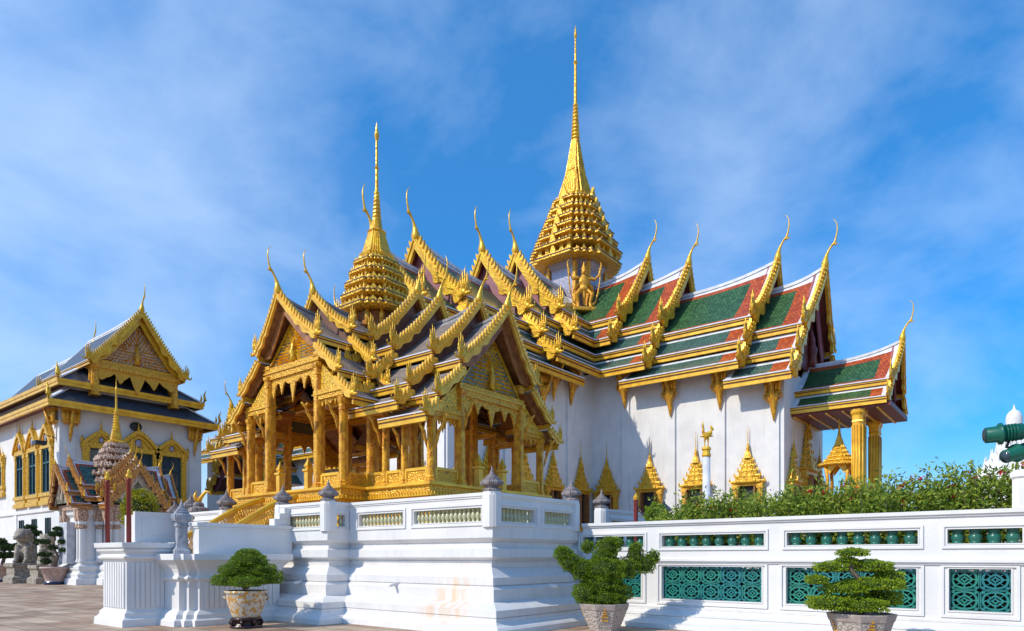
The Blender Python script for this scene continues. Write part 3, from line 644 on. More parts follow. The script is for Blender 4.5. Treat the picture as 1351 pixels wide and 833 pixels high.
# windows
def window_mesh():
    f = MB(); hw_ = 1.0
    f.box(-hw_*1.05, -.42, 3.0, hw_*1.05, 0, 3.35); f.box(-hw_*.98, -.36, 3.35, hw_*.98, 0, 3.7); f.box(-hw_*1.08, -.44, 3.7, hw_*1.08, 0, 3.85)
    for s_ in (-1, 1):
        f.box(s_*.62, -.30, 3.85, s_*.92, 0, 6.15); f.box(s_*.56, -.22, 3.85, s_*.62, 0, 6.1); f.box(s_*.68, -.35, 3.85, s_*.86, -.30, 6.1)
        f.box(s_*.58, -.38, 5.95, s_*.98, 0, 6.15); f.box(s_*.58, -.38, 3.85, s_*.98, 0, 4.05)
    f.box(-.98, -.36, 6.15, .98, 0, 6.35)
    s = MB(); z = 6.32; h = 1.12
    outl = [(x, y*.40) for x, y in RD]
    for i in range(5):
        hn = h*.74; dz_ = .36-.02*i
        s.stack(outl, [(h*.9, z), (h, z+.05), (h, z+.11), (h*.9, z+.17), (hn*.95, z+.19), (hn*.93, z+dz_+.02)], (0, -.12), 0)
        nn = 5
        for k in range(nn):
            x = -h+2*h*k/(nn-1); yy = -.12-h*.40 if 0 < k < nn-1 else -.12-h*.2
            s.prism([(x-.07, yy, z+.1), (x+.07, yy, z+.1), (x+.05, yy, z+.2), (x, yy, z+.36), (x-.05, yy, z+.2)], (0, .06, 0), 0)
        z += dz_; h = hn
    s.stack(RD, [(.24, z), (.2, z+.18), (.14, z+.42), (.11, z+.46)], (0, -.16))
    s.stack(circ(10), [(r, zz) for r, zz, _ in ring_spire(.12, z+.44, .045, z+.95, 5, .2)]+[(.03, z+1.0), (.02, z+1.7), (.004, z+2.2)], (0, -.16))
    d = MB(); d.box(-.58, -.06, 3.85, .58, -.02, 6.2)
    for s_ in (-1, 1): d.box(s_*.5, -.55, 3.87, s_*.56, -.06, 6.12, 1)
    return f, s, d
f, s, d = window_mesh()
WIN = []
def put_window(x, y, rz):
    if not WIN:
        a = f.build('window', 'gold_fine', hall, loc=(0, 0, 0)); c = s.build('window_spire', 'gold_ornate', a, loc=(0, 0, 0)); e = d.build('window_opening', ['dark_opening', 'wood_brown'], a, loc=(0, 0, 0))
        a.parent = hall; c.location = (0, 0, 0); e.location = (0, 0, 0); WIN.extend((a, c, e)); a.location = Vector((x, y, 0))-Vector(hall.location); a.rotation_euler = (0, 0, rz); return
    a = inst(WIN[0], hall, (x, y, 0), rz)
    for o in WIN[1:]: q = o.copy(); COL.objects.link(q); q.parent = a
# (each mesh was written round the origin, the thing's own offset is undone here)
for X in (-25.4, -21.9, -18.5, -15.0): put_window(X, HY-4.6, 0)
for Y in (41.4, 37.9, 34.6, 31.2, 29.0): put_window(HX+4.6, Y, math.pi/2)
for X in (-33.6, -28.8): put_window(X, HY-20.6, 0)
for Y in (44.9, 51.1): put_window(HX+18.4, Y, math.pi/2)
dw = inst(WIN[0], hall, (HX+18.4, 48.0, -1.4), math.pi/2, (1.35, 1.3, 1.38), 'door'); dw.name = 'door'
for o in WIN[1:]: q = o.copy(); COL.objects.link(q); q.parent = dw
# main spire
nk = MB(); nk.stack(RD, [(2.35, 19.5), (2.35, 20.6), (2.15, 20.9), (2.05, 21.2), (2.05, 25.2), (2.3, 25.6), (2.8, 25.9)], (HX, HY), 0)
nko = nk.build('spire_drum', 'mosaic', hall)
cl = MB()
for s_ in (-1, 1):
    for t in (-.62, .62):
        cl.box(HX+s_*2.05-.16, HY+t*2.05-.14, 21.0, HX+s_*2.05+.16, HY+t*2.05+.14, 25.6); cl.box(HX+t*2.05-.14, HY+s_*2.05-.16, 21.0, HX+t*2.05+.14, HY+s_*2.05+.16, 25.6)
cl.build('drum_pilasters', 'gold_orange', nko)
hs_ = [3.45, 3.5, 3.2, 2.87, 2.52, 2.18, 1.86]; zs = [25.7, 26.65, 27.5, 28.35, 29.2, 30.1, 31.05]
tiers = [(hs_[i], zs[i], zs[i+1] if i < 6 else 31.7, hs_[i+1] if i < 6 else 1.4) for i in range(7)]
bell = [(1.30, 31.5, 0, 0), (1.36, 31.7, 0, 0), (1.12, 31.95, 0, 0), (.88, 32.9, 0, 1), (.66, 33.9, 0, 0), (.74, 34.05, 0, 0), (.54, 34.3, 0, 0), (.38, 35.5, 0, 0), (.44, 35.65, 0, 0), (.32, 35.9, 0, 0), (.24, 36.9, 0, 0)]
ring = [(p[0], p[1], 1) for p in ring_spire(.33, 36.8, .17, 39.9, 10)]+[(.14, 39.95, 1), (.11, 43.2, 1), (.19, 43.35, 1), (.10, 43.5, 1), (.07, 45.4, 1), (.14, 45.6, 1), (.10, 45.9, 1), (.01, 46.5, 1)]
sp_ = mondop(hall, (HX, HY), tiers, bell+ring, ['gold_ornate', 'glaze_brown', 'gold_ornate'], leaf=.50, nleaf=2)
# leaf gables on the face of each spire tier
lg = MB()
for k in range(4):
    rot = Matrix.Rotation(k*math.pi/2, 3, 'Z')
    for i, (h, z0, z1, h2) in enumerate(tiers):
        for t, s_ in ((0, 1.05),):
            c = rot @ Vector((h*.98, t*h*.8, 0)); d_ = rot @ Vector((1, 0, 0)); u = Vector((-d_.y, d_.x, 0)); w = .30*s_; b0 = Vector((HX+c.x, HY+c.y, z0+.32)); hh = .85*s_
            lg.prism([b0-u*w, b0+u*w, b0+u*w*.8+Vector((0, 0, hh*.3)), b0+Vector((0, 0, hh))+d_*.02, b0-u*w*.8+Vector((0, 0, hh*.3))], -d_*.22)
    for i in range(8):   # upright mouldings of the bell
        a = (i-3.5)/4*.9
        p0 = rot @ Vector((1.15, a*1.1, 0)); p1 = rot @ Vector((.66, a*.6, 0)); p2 = rot @ Vector((.26, a*.24, 0))
        lg.tube([(HX+p0.x, HY+p0.y, 31.8), (HX+p1.x, HY+p1.y, 33.9), (HX+p2.x, HY+p2.y, 36.8)], [.08, .05, .025], 5)
lg.build('spire_leaf_gables', 'gold', sp_)
# ------------------------------------------------------------------ garuda figures on the corners of the drum
def garuda(c, ang, sc):
    b = MB(Matrix.Translation(c) @ Matrix.Rotation(ang, 4, 'Z') @ Matrix.Scale(sc, 4))   # faces +x, height about 1
    b.ball((0, 0, .60), (.075, .12, .14)); b.ball((.01, 0, .45), (.07, .10, .10)); b.ball((.02, 0, .80), (.06, .06, .075)); b.tube([(0, 0, .70), (0, 0, .78)], [.05, .045], 8)
    b.tube([(.08, 0, .80), (.12, 0, .785)], [.025, .006], 6)
    b.tube([(.0, 0, .86), (0, 0, .90), (0, 0, .94), (0, 0, 1.06)], [.065, .05, .03, .005], 8)
    for s_ in (-1, 1):
        b.tube([(0, s_*.12, .68), (.03, s_*.24, .64), (.05, s_*.33, .74), (.06, s_*.36, .90)], [.045, .04, .03, .026], 8)
        b.tube([(.06, s_*.36, .88), (.06, s_*.37, .98), (.04, s_*.33, 1.06)], [.022, .018, .006], 6)
        b.tube([(.05, s_*.36, .9), (.06, s_*.34, .6), (.05, s_*.30, .35), (.05, s_*.24, .15), (.03, s_*.10, .02)], [.018, .018, .022, .026, .03], 6)
        b.tube([(0, s_*.07, .42), (.08, s_*.17, .30), (.04, s_*.13, .12), (.07, s_*.14, .02)], [.06, .05, .035, .03], 8)
        b.tube([(-.04, s_*.05, .6), (-.05, s_*.18, .5), (-.05, s_*.24, .34)], [.05, .05, .01], 6)
    b.tube([(0, 0, .45), (.02, 0, .25), (.02, 0, .08)], [.05, .05, .02], 6)
    b.box(-.12, -.25, -.06, .12, .25, .03)
    return b
gb = garuda((0, 0, 0), 0, 3.7).build('guardian_figure', 'gold_orange', nko, loc=(0, 0, 0)); remesh(gb, .045); gb.parent = nko
gpos = [(2.25, -2.25, -45), (2.25, 2.25, 45), (-2.25, -2.25, -135)]
for i, (dx, dy, a) in enumerate(gpos):
    if i == 0: g_ = gb; g_.location = Vector((HX+dx, HY+dy, 21.35))-Vector(hall.location); g_.rotation_euler = (0, 0, R(a))
    else: inst(gb, nko, (HX+dx, HY+dy, 21.35), R(a))
# ================================================================== golden pavilion
PX_, PY_ = -18.3, 15.5
pav = thing('golden_pavilion', 'open golden pavilion with many stacked gables and a slim spire on the white terrace', 'pavilion', (PX_, PY_, 2.3))
PM = [('tile_brown', 'tile_frame'), ('tile_brown', 'tile_frame')]
def pprof(dz): return [(0, 8.62+dz, 1.7, 7.1+dz), (1.6, 6.85+dz, 2.6, 6.0+dz), (2.5, 5.75+dz, 3.05, 5.42+dz)]
def yprof(dz): return [(0, 9.3+dz*.7, 1.6, 8.1+dz), (1.5, 7.85+dz, 2.55, 6.95+dz), (2.45, 6.7+dz, 3.2, 6.1+dz)]
kw = dict(sc=.42, lean=.28, rise=.28, chofa_h=1.35, hong_h=.74, verge=(.5, .3), strip=(.0001, .22, .22), fillmat='gable_brown', fh=.52, top_white=.06, bbot=.27, wav=.45, ridge_m='tile_frame', soffit='wood_brown', gold='gold_pale')
for ang in (0, 180):
    M_ = frame(PX_, PY_, ang)
    roof_section(pav, M_, 3.7, 5.55, pprof(0), PM, fill_d=.5, **{**kw, 'fillmat': 'wood_brown'})
    roof_section(pav, M_, 2.3, 4.45, pprof(.45), PM, fill_d=.9, **kw)
    roof_section(pav, M_, 1.1, 2.75, pprof(.90), PM, fill_d=.9, **kw)
    roof_section(pav, M_, 0, 1.75, pprof(1.38), PM, fill_d=.9, inner_clip=True, **kw)
for ang in (-90, 90):
    M_ = frame(PX_, PY_, ang)
    roof_section(pav, M_, 1.6, 3.55, yprof(0), PM, fill_d=.5, **{**kw, 'fillmat': 'wood_brown'})
    roof_section(pav, M_, 0, 2.3, yprof(.5), PM, fill_d=.9, inner_clip=True, **kw)
# plinth
def crossp(ax, ay, h): return [(PX_-ax, PY_-h), (PX_-h, PY_-h), (PX_-h, PY_-ay), (PX_+h, PY_-ay), (PX_+h, PY_-h), (PX_+ax, PY_-h), (PX_+ax, PY_+h), (PX_+h, PY_+h), (PX_+h, PY_+ay), (PX_-h, PY_+ay), (PX_-h, PY_+h), (PX_-ax, PY_+h)]
pl = MB(); sweep(pl, crossp(5.38, 3.62, 2.74), [(.20, 2.3), (.20, 2.75, 2), (.05, 2.8), (.05, 2.95, 1), (.0, 3.0), (-.04, 3.22, 1), (.05, 3.25, 2), (.05, 3.34, 2), (.0, 3.37), (.0, 3.52, 1), (.08, 3.55, 2), (.08, 3.62, 2)], 0)
def rimleaf(mb, p0, p1, z, n, h, out, m=0):
    p0, p1 = Vector(p0), Vector(p1); d = (p1-p0)/n
    for i in range(n):
        a = p0+d*i; b_ = p0+d*(i+1); c = (a+b_)/2
        mb.prism([(a.x, a.y, z), (b_.x, b_.y, z), (c.x, c.y, z-h)], out, m)
pp = crossp(5.38, 3.62, 2.74)
for i in range(len(pp)):
    a, b_ = Vector(pp[i]), Vector(pp[(i+1) % len(pp)]); t = (b_-a).normalized(); nn = Vector((t.y, -t.x)); L_ = (b_-a).length
    for z, h in ((3.25, -.12), (3.0, .1)):
        rimleaf(pl, a+nn*.055-t*.05, b_+nn*.055+t*.05, z, max(3, int(L_/.11)), h, (nn.x*.03, nn.y*.03, 0), 2)
pl.build('plinth', ['gold_orange', 'gold_fine', 'gold_plain'], pav)
# columns
FLZ = 3.62
cols = []
for sx in (1, -1):
    for sy in (1, -1):
        cols += [(sx*5.2, sy*1.37, 6.35, .145), (sx*5.2, sy*2.5, 5.45, .115), (sx*4.15, sy*2.5, 5.5, .10), (sx*3.35, sy*2.5, 5.7, .10), (sx*3.3, sy*1.37, 6.9, .13), (sx*1.37, sy*1.37, 8.1, .15),
                 (sx*1.3, sy*3.3, 7.35, .155), (sx*2.45, sy*3.3, 6.15, .125)]
for x, y, zt, w in cols:
    c = MB(); redcol(c, PX_+x, PY_+y, FLZ, zt, w, 0, cap=.7)
    # strips of small leaves on the faces
    c.build('column', 'gold_orange', pav)
# beams, fringes, railings
bm_ = MB()
def beam(x0, y0, x1, y1, z, h=.22, w=.24, leaf=.10, mb=bm_):
    mb.box(PX_+min(x0, x1)-w/2, PY_+min(y0, y1)-w/2, z, PX_+max(x0, x1)+w/2, PY_+max(y0, y1)+w/2, z+h*.5, 0)
    mb.box(PX_+min(x0, x1)-w/2-.04, PY_+min(y0, y1)-w/2-.04, z+h*.5, PX_+max(x0, x1)+w/2+.04, PY_+max(y0, y1)+w/2+.04, z+h*.62, 1)
    mb.box(PX_+min(x0, x1)-w/2-.01, PY_+min(y0, y1)-w/2-.01, z+h*.62, PX_+max(x0, x1)+w/2+.01, PY_+max(y0, y1)+w/2+.01, z+h, 0)
for s_ in (-1, 1):
    beam(s_*5.2, -1.37, s_*5.2, 1.37, 6.2, .34)
    for t in (-1, 1):
        beam(s_*5.2, t*1.37, s_*5.2, t*2.5, 5.45, .26); beam(s_*3.3, t*2.5, s_*5.2, t*2.5, 5.32, .16, .16); beam(s_*2.45, t*2.5, s_*3.3, t*2.5, 5.75, .18, .16)
        beam(s_*1.37, t*1.37, s_*5.2, t*1.37, 6.75, .25); beam(t*1.3, s_*1.37, t*1.3, s_*3.3, 7.45, .25)
        beam(t*1.3, s_*3.3, t*2.45, s_*3.3, 6.25, .28); beam(t*2.45, s_*2.5, t*2.45, s_*3.3, 6.1, .18, .16)
    beam(-1.3, s_*3.3, 1.3, s_*3.3, 7.25, .36)
bm_.build('beams', ['gold_fine', 'gold_plain'], pav)
def fringe(p0, p1, z, drop, n=48):
    """scalloped hanging fringe between two columns with three pointed pendants"""
    b = MB(); p0, p1 = Vector((PX_+p0[0], PY_+p0[1], 0)), Vector((PX_+p1[0], PY_+p1[1], 0)); t = (p1-p0).normalized(); nn = Vector((t.y, -t.x, 0))*.05
    def dz(u):
        w = .16+.12*abs(math.sin(u*math.pi*6))
        for c, a, k in ((.5, 1.0, .055), (.25, .62, .05), (.75, .62, .05), (.06, .75, .06), (.94, .75, .06)): w = max(w, a*max(0, 1-abs(u-c)/k/1.6)**1.2)
        return w*drop
    for i in range(n):
        u0, u1 = i/n, (i+1)/n; a, c = p0.lerp(p1, u0), p0.lerp(p1, u1)
        b.prism([(a.x, a.y, z), (c.x, c.y, z), (c.x, c.y, z-dz(u1)), (a.x, a.y, z-dz(u0))], nn)
    b.build('hanging_fringe', 'gold_fine', pav)
for s_ in (-1, 1):
    fringe((s_*5.2, -1.25), (s_*5.2, 1.25), 6.2, .72); fringe((-1.2, s_*3.3), (1.2, s_*3.3), 7.25, .85)
    for t in (-1, 1):
        fringe((s_*5.2, t*1.5), (s_*5.2, t*2.4), 5.45, .3, 24); fringe((t*1.45, s_*3.3), (t*2.35, s_*3.3), 6.25, .35, 24)
for ang, a, hf, z0, z1, sd in ((0, 5.2, 1.33, 6.55, 8.25, 11), (180, 5.2, 1.33, 6.55, 8.25, 12), (-90, 3.3, 1.3, 7.62, 8.95, 13), (90, 3.3, 1.3, 7.62, 8.95, 14)):
    pediment(pav, frame(PX_, PY_, ang), a, hf, z0, z1, 'mosaic_blue', sc=.4, seed=sd, relief=.22)
    M_ = frame(PX_, PY_, ang)
    z_ = z0-.02; s0 = hf; lo_ = (5.7 if a > 5 else 6.5)
    for s_ in (-1, 1):
        q = MB(M_); q.prism([(a-.05, s_*1.45, lo_), (a-.05, s_*2.45, lo_), (a-.05, s_*1.45, lo_+.85)], (.1, 0, 0)); q.build('side_pediment', 'gold_ornate', pav)
def rail(x0, y0, x1, y1):
    rl = MB()
    v = abs(x0-x1) < .01
    X0, X1, Y0, Y1 = PX_+min(x0, x1), PX_+max(x0, x1), PY_+min(y0, y1), PY_+max(y0, y1)
    e = .04
    if v: X0 -= e; X1 += e
    else: Y0 -= e; Y1 += e
    rl.box(X0, Y0, FLZ+.06, X1, Y1, FLZ+.36, 0); k = .03
    rl.box(X0-(k if v else 0), Y0-(0 if v else k), FLZ, X1+(k if v else 0), Y1+(0 if v else k), FLZ+.07, 1)
    rl.box(X0-(k if v else 0), Y0-(0 if v else k), FLZ+.36, X1+(k if v else 0), Y1+(0 if v else k), FLZ+.44, 1)
    n = max(1, int((Y1-Y0 if v else X1-X0)/.5))
    for i in range(n+1):
        if v: y = Y0+(Y1-Y0)*i/n; rl.box(X0-k-.005, y-.045, FLZ+.05, X1+k+.005, y+.045, FLZ+.40, 1)
        else: x = X0+(X1-X0)*i/n; rl.box(x-.045, Y0-k-.005, FLZ+.05, x+.045, Y1+k+.005, FLZ+.40, 1)
    rl.build('railing', ['gold_fine', 'gold_plain'], pav)
for s_ in (-1, 1):
    rail(s_*5.2, 1.52, s_*5.2, 2.38); rail(s_*5.2, -2.38, s_*5.2, -1.52)
    for t in (-1, 1):
        rail(s_*4.25, t*2.5, s_*5.08, t*2.5); rail(s_*3.45, t*2.5, s_*4.05, t*2.5); rail(s_*2.6, t*2.5, s_*3.25, t*2.5)
        rail(t*1.5, s_*3.3, t*2.3, s_*3.3); rail(t*2.45, s_*2.6, t*2.45, s_*3.15)
# inner low gate posts with leaf tips
for x, y in ((5.2, -.55), (5.2, .55), (-.75, -3.3), (.75, -3.3)):
    rail_c = MB(); rail_c.stack(SQ, [(.09, FLZ), (.09, FLZ+.55), (.13, FLZ+.58), (.13, FLZ+.64), (.05, FLZ+.66), (.10, FLZ+.74), (.05, FLZ+.86), (.01, FLZ+1.0)], (PX_+x, PY_+y)); rail_c.build('gate_post', 'gold_plain', pav)
# ceiling and rafters
ce_ = MB(); ce_.box(PX_-5.1, PY_-1.3, 7.02, PX_+5.1, PY_+1.3, 7.08, 0); ce_.box(PX_-1.25, PY_-3.2, 7.72, PX_+1.25, PY_+3.2, 7.78, 0)
for i in range(-9, 10): ce_.box(PX_+i*.55-.04, PY_-1.3, 6.95, PX_+i*.55+.04, PY_+1.3, 7.02, 1)
for j in range(-2, 3): ce_.box(PX_-5.1, PY_+j*.55-.03, 6.97, PX_+5.1, PY_+j*.55+.03, 7.015, 1)
ce_.build('ceiling', ['wood_brown', 'gold_plain'], pav)
# column brackets (small curved naga struts)
nb = MB()
nb.tube([(0, -.50, .0), (0, -.36, -.10), (0, -.30, -.28), (0, -.16, -.42), (0, -.10, -.66), (0, -.05, -.85)], [.03, .045, .04, .055, .04, .01], 6)
nb.tube([(0, -.36, -.10), (0, -.30, .02), (0, -.2, -.03)], [.03, .03, .01], 6)
nbo = nb.build('column_bracket', 'gold_orange', pav, loc=(0, 0, 0)); nbo.parent = pav; nfirst = True
for x, y, z, a in [(5.2, -2.5, 5.4, 0), (4.15, -2.5, 5.4, 0), (3.35, -2.5, 5.55, 0), (5.2, -1.37, 6.0, 90), (5.2, 1.37, 6.0, 90), (-1.3, -3.3, 6.1, 0), (1.3, -3.3, 6.1, 0), (2.45, -3.3, 6.0, 0), (-2.45, -3.3, 6.0, 0),
                   (-5.2, -2.5, 5.4, 0), (-4.15, -2.5, 5.4, 0), (-3.35, -2.5, 5.55, 0), (5.2, 2.5, 5.4, 90), (5.2, -2.5, 5.4, 90)]:
    loc = (PX_+x, PY_+y+(-.12 if a == 0 else 0), z)
    if a == 90: loc = (PX_+x+.12, PY_+y, z)
    if nfirst: nbo.location = Vector(loc)-Vector(pav.location); nbo.rotation_euler = (0, 0, R(a)); nfirst = False
    else: inst(nbo, pav, loc, R(a))
# pavilion spire
dr = MB(); dr.stack(RD, [(1.0, 8.6), (.95, 9.25), (1.05, 9.35), (.78, 9.4), (.78, 9.9)], (PX_, PY_), 0); 
for i in range(12):
    a = i*math.pi/6; dr.tube([(PX_+.92*math.cos(a), PY_+.92*math.sin(a), 9.3), (PX_+.92*math.cos(a), PY_+.92*math.sin(a), 9.75), (PX_+.92*math.cos(a), PY_+.92*math.sin(a), 10.05)], [.09, .10, .01], 6, 1)
dr.build('spire_drum', ['wood_brown', 'gold_orange'], pav)
h_ = [1.22, 1.12, 1.0, .87, .73]; z_ = [9.95, 10.36, 10.80, 11.23, 11.64]
tr = [(h_[i], z_[i], z_[i+1] if i < 4 else 12.0, h_[i+1] if i < 4 else .56) for i in range(5)]
bl = [(.52, 11.95, 0, 0), (.55, 12.05, 0, 0), (.46, 12.12, 0, 0), (.27, 12.85, 0, 0), (.30, 12.9, 0, 0), (.19, 13.0, 0, 0), (.13, 13.4, 0, 0)]+[(p[0], p[1], 1) for p in ring_spire(.15, 13.25, .075, 14.35, 8, .13)]+[(.06, 14.4, 1), (.05, 15.1, 1), (.085, 15.15, 1), (.045, 15.2, 1), (.04, 16.1, 1), (.075, 16.2, 1), (.09, 16.3, 1), (.05, 16.45, 1), (.005, 16.75, 1)]
mondop(pav, (PX_, PY_), tr, bl, ['gold_ornate', 'glaze_brown', 'mosaic_blue'], leaf=.42, nleaf=3)
# ================================================================== white terrace
ter = thing('stone_terrace', 'white moulded terrace with cream balusters and stone finials carrying the golden pavilion', 'terrace', (-14, 13, 0))
TP = [(-24.3, 28), (-24.3, 11.1), (-21.6, 11.1), (-21.6, 10.43), (-14.2, 10.43), (-14.2, 11.1), (-9.33, 11.1), (-9.33, 14.6), (-10.06, 14.6), (-10.06, 28)]
tm_ = MB()
sweep(tm_, TP, [(.86, 0), (.84, .12), (.78, .17), (.66, .22), (.60, .28), (.60, .33), (.57, .345), (.60, .36), (.60, .50), (.50, .545), (.30, .62), (.19, .64), (.185, .90), (.12, .95), (.06, .97), (.09, .99), (.09, 1.15), (.04, 1.19), (-.12, 1.34), (-.17, 1.37), (-.17, 1.47), (-.13, 1.50), (-.15, 1.52), (-.08, 1.57), (-.03, 1.59), (-.03, 1.78), (-.07, 1.80), (-.13, 1.83), (-.13, 1.93), (-.08, 1.95), (-.02, 2.00), (.0, 2.02), (.0, 2.25), (-.3, 2.252)])
tm_.build('base', 'plaster_stained', ter)
fp = MB(); fp.prism([(x*1.0, y, 2.26) for x, y in [(-24.1, 27.8), (-24.1, 11.35), (-21.7, 11.35), (-21.7, 10.7), (-14.4, 10.7), (-14.4, 11.35), (-9.6, 11.35), (-9.6, 14.3), (-10.3, 14.6), (-10.3, 27.8)]], (0, 0, .05)); fp.build('terrace_floor', 'stone_grey', ter)
BAL = {}
def baluster(root, x, y, z, h, r, m, key):
    if key not in BAL:
        b = MB(); b.stack(circ(14), [(.85*r, 0), (.85*r, .12*h), (.7*r, .15*h), (.95*r, .24*h), (1.0*r, .38*h), (.98*r, .55*h), (.8*r, .64*h), (.62*r, .70*h), (.78*r, .76*h), (.85*r, .85*h), (.85*r, h)] if key == 'green' else [(.75*r, 0), (.75*r, .06*h), (.5*r, .10*h), (.62*r, .2*h), (1.0*r, .36*h), (1.02*r, .5*h), (.72*r, .66*h), (.5*r, .74*h), (.62*r, .80*h), (.5*r, .84*h), (.8*r, .92*h), (.8*r, h)], smooth=True)
        o = b.build('baluster', m, root, loc=(0, 0, 0)); BAL[key] = o; o.location = Vector((x, y, z))-parent_off(root); return
    c = inst(BAL[key], root, (x, y, z)); c.parent = root; c.location = Vector((x, y, z))-parent_off(root)
def balustrade(root, p0, p1, openings, z0, zo0, zo1, z1, th, key, spacing, r, m='plaster', bal=None, capo=.045, name='balustrade_panel'):
    """wall with framed openings; outer face on the line p0-p1 (outside on the right hand), openings as distances from p0"""
    p0, p1 = Vector(p0), Vector(p1); t = (p1-p0).normalized(); L_ = (p1-p0).length; ang = math.atan2(t.y, t.x)
    b = MB(Matrix.Translation((p0.x, p0.y, 0)) @ Matrix.Rotation(ang, 4, 'Z'))
    b.box(0, 0, z0, L_, th, zo0); b.box(0, 0, zo1, L_, th, z1-.07)
    b.box(-.0, -capo, z1-.07, L_, th+capo, z1); b.box(0, -capo*.5, z1-.11, L_, th+capo*.5, z1-.07)
    e = 0
    for u0, u1 in openings+[(L_, L_)]:
        b.box(e, 0, zo0, u0, th, zo1); e = u1
    for u0, u1 in openings:
        w = .045; g = .05*(zo1-zo0)/.3 if zo1-zo0 < .4 else .08; k = .03
        for q0, q1, q2, q3 in ((u0-g-w, zo0-g-w, u1+g+w, zo0-g), (u0-g-w, zo1+g, u1+g+w, zo1+g+w), (u0-g-w, zo0-g, u0-g, zo1+g), (u1+g, zo0-g, u1+g+w, zo1+g)):
            b.box(q0, -k, q1, q2, 0, q3)
        for q0, q1, q2, q3 in ((u0-.02, zo0-.02, u1+.02, zo0), (u0-.02, zo1, u1+.02, zo1+.02), (u0-.02, zo0, u0, zo1), (u1, zo0, u1+.02, zo1)):
            b.box(q0, -.012, q1, q2, 0, q3)
    o = b.build(name, m, root)
    if bal:
        for u0, u1 in openings:
            n = max(1, round((u1-u0)/spacing))
            for i in range(n):
                q = p0+t*(u0+(u1-u0)*(i+.5)/n)+Vector((-t.y, t.x))*th*.5
                baluster(root, q.x, q.y, zo0, zo1-zo0, r, bal, key)
    return o
FIN = []
def finial(root, x, y, z, sc=1.0, m='stone'):
    if not FIN:
        b = MB(); b.stack(RD, [(.18, 0), (.19, .04), (.12, .08), (.13, .11), (.22, .15), (.235, .20), (.21, .23), (.19, .24), (.19, .26), (.155, .27), (.155, .295), (.125, .305), (.12, .33), (.09, .34), (.085, .36), (.06, .37)], (0, 0))
        b.stack(circ(12), [(.065, .37), (.07, .385), (.045, .40), (.04, .43), (.048, .44), (.025, .46), (.02, .50), (.004, .56)], (0, 0), smooth=True)
        o = b.build('stone_finial', m, root, loc=(0, 0, 0)); FIN.append(o); o.location = Vector((x, y, z))-parent_off(root); o.scale = (sc, sc, sc); return o
    return inst(FIN[0], root, (x, y, z), 0, sc)
def xs(Y, lst, x0): return [(xat(a, Y)-x0, xat(b_, Y)-x0) for a, b_ in lst]
def ys(X, lst, y0): return [(yat(a, X)-y0, yat(b_, X)-y0) for a, b_ in lst]
B_ = dict(z0=2.25, zo0=2.38, zo1=2.68, z1=3.0, th=.24, key='cream', spacing=.135, r=.058, bal='ceramic_cream')
balustrade(ter, (-14.2, 11.1), (-9.33, 11.1), xs(11.1, [(474, 532), (546, 635)], -14.2), **B_)
balustrade(ter, (-9.33, 11.1), (-9.33, 14.4), ys(-9.33, [(661, 706), (718, 754)], 11.1), **B_)
balustrade(ter, (-16.4, 10.43), (-14.2, 10.43), xs(10.43, [(378, 423)], -16.4), **B_)
balustrade(ter, (-14.2, 10.43), (-14.2, 11.1), [(.25, .55)], **B_)
balustrade(ter, (-21.6, 10.43), (-19.3, 10.43), [(.3, 2.0)], **B_)
balustrade(ter, (-24.3, 11.1), (-21.6, 11.1), [(.3, 2.4)], **B_)
balustrade(ter, (-10.06, 17.0), (-10.06, 25.5), [(.4, 2.2), (2.7, 4.5), (5.0, 6.9)], **B_)
for i, (x, y) in enumerate([(-9.45, 11.22), (-14.32, 10.55), (-16.35, 10.55), (-9.45, 14.35), (-19.3, 10.55), (-21.5, 10.55), (-24.1, 11.25), (-10.15, 17.0), (-10.2, 21.2)]):
    p = MB(); zt = 3.02 if i != 3 else 3.02
    p.stack(RD, [(.19, 2.25), (.19, 2.95), (.175, 2.97), (.175, zt), (.16, zt+.01)], (x, y)); p.build('post', 'plaster', ter)
    finial(ter, x, y, zt, 1.0 if i not in (4, 5) else 1.1)
# small spout blocks on the wall
for x, y, z in ((-12.2, 11.0-.02, .95), (-8.9, 12.6, .95), (-15.1, 10.3, .95)):
    b = MB(); b.tube([(x, y, z), (x+(.25 if x > -9 else 0), y-(.25 if x < -9 else 0), z-.02)], [.05, .04], 8); b.build('drain_spout', 'plaster', ter)
# ================================================================== stairway
st = thing('stairway', 'white stair blocks with fluted sides and golden lattice railings climbing to the pavilion', 'stairway', (-17.5, 8.5, 0))
b = MB()
for i in range(12): b.box(-19.3, 9.7-.26*(i+1)+.9, 0, -16.9, 9.7-.26*i+.9+.0, 2.3-.18*(i+1))
b.build('steps', 'old_plaster', st)
def fluted(mb, p0, p1, z0, z1, n, dep=.035):
    p0, p1 = Vector(p0), Vector(p1); t = (p1-p0); nn = Vector((t.y, -t.x)).normalized(); w = t.length/n
    for i in range(n):
        a = p0+t*((i+.16)/n); c = p0+t*((i+.84)/n)
        mb.prism([(a.x, a.y, z0), (c.x, c.y, z0), (c.x, c.y, z1), (a.x, a.y, z1)], (nn.x*dep, nn.y*dep, 0))
bk = MB(); BP = [(-17.80, 6.62), (-16.5, 6.62), (-16.5, 7.75), (-17.80, 7.75)]
sweep(bk, BP, [(.16, 0), (.15, .16), (.10, .20), (.07, .24), (.07, .30), (.02, .36), (0, .38), (0, 1.50), (.03, 1.53), (.09, 1.56), (.10, 1.61), (.04, 1.64), (.04, 1.68), (.11, 1.73), (.12, 1.77), (.08, 1.79), (.15, 1.82), (.16, 1.93), (.0, 1.93)])
fluted(bk, (-17.74, 6.62), (-16.56, 6.62), .42, 1.48, 9); fluted(bk, (-16.5, 6.68), (-16.5, 7.7), .42, 1.48, 9, .02)
bk.build('stair_block', 'plaster', st, bevel=.008)
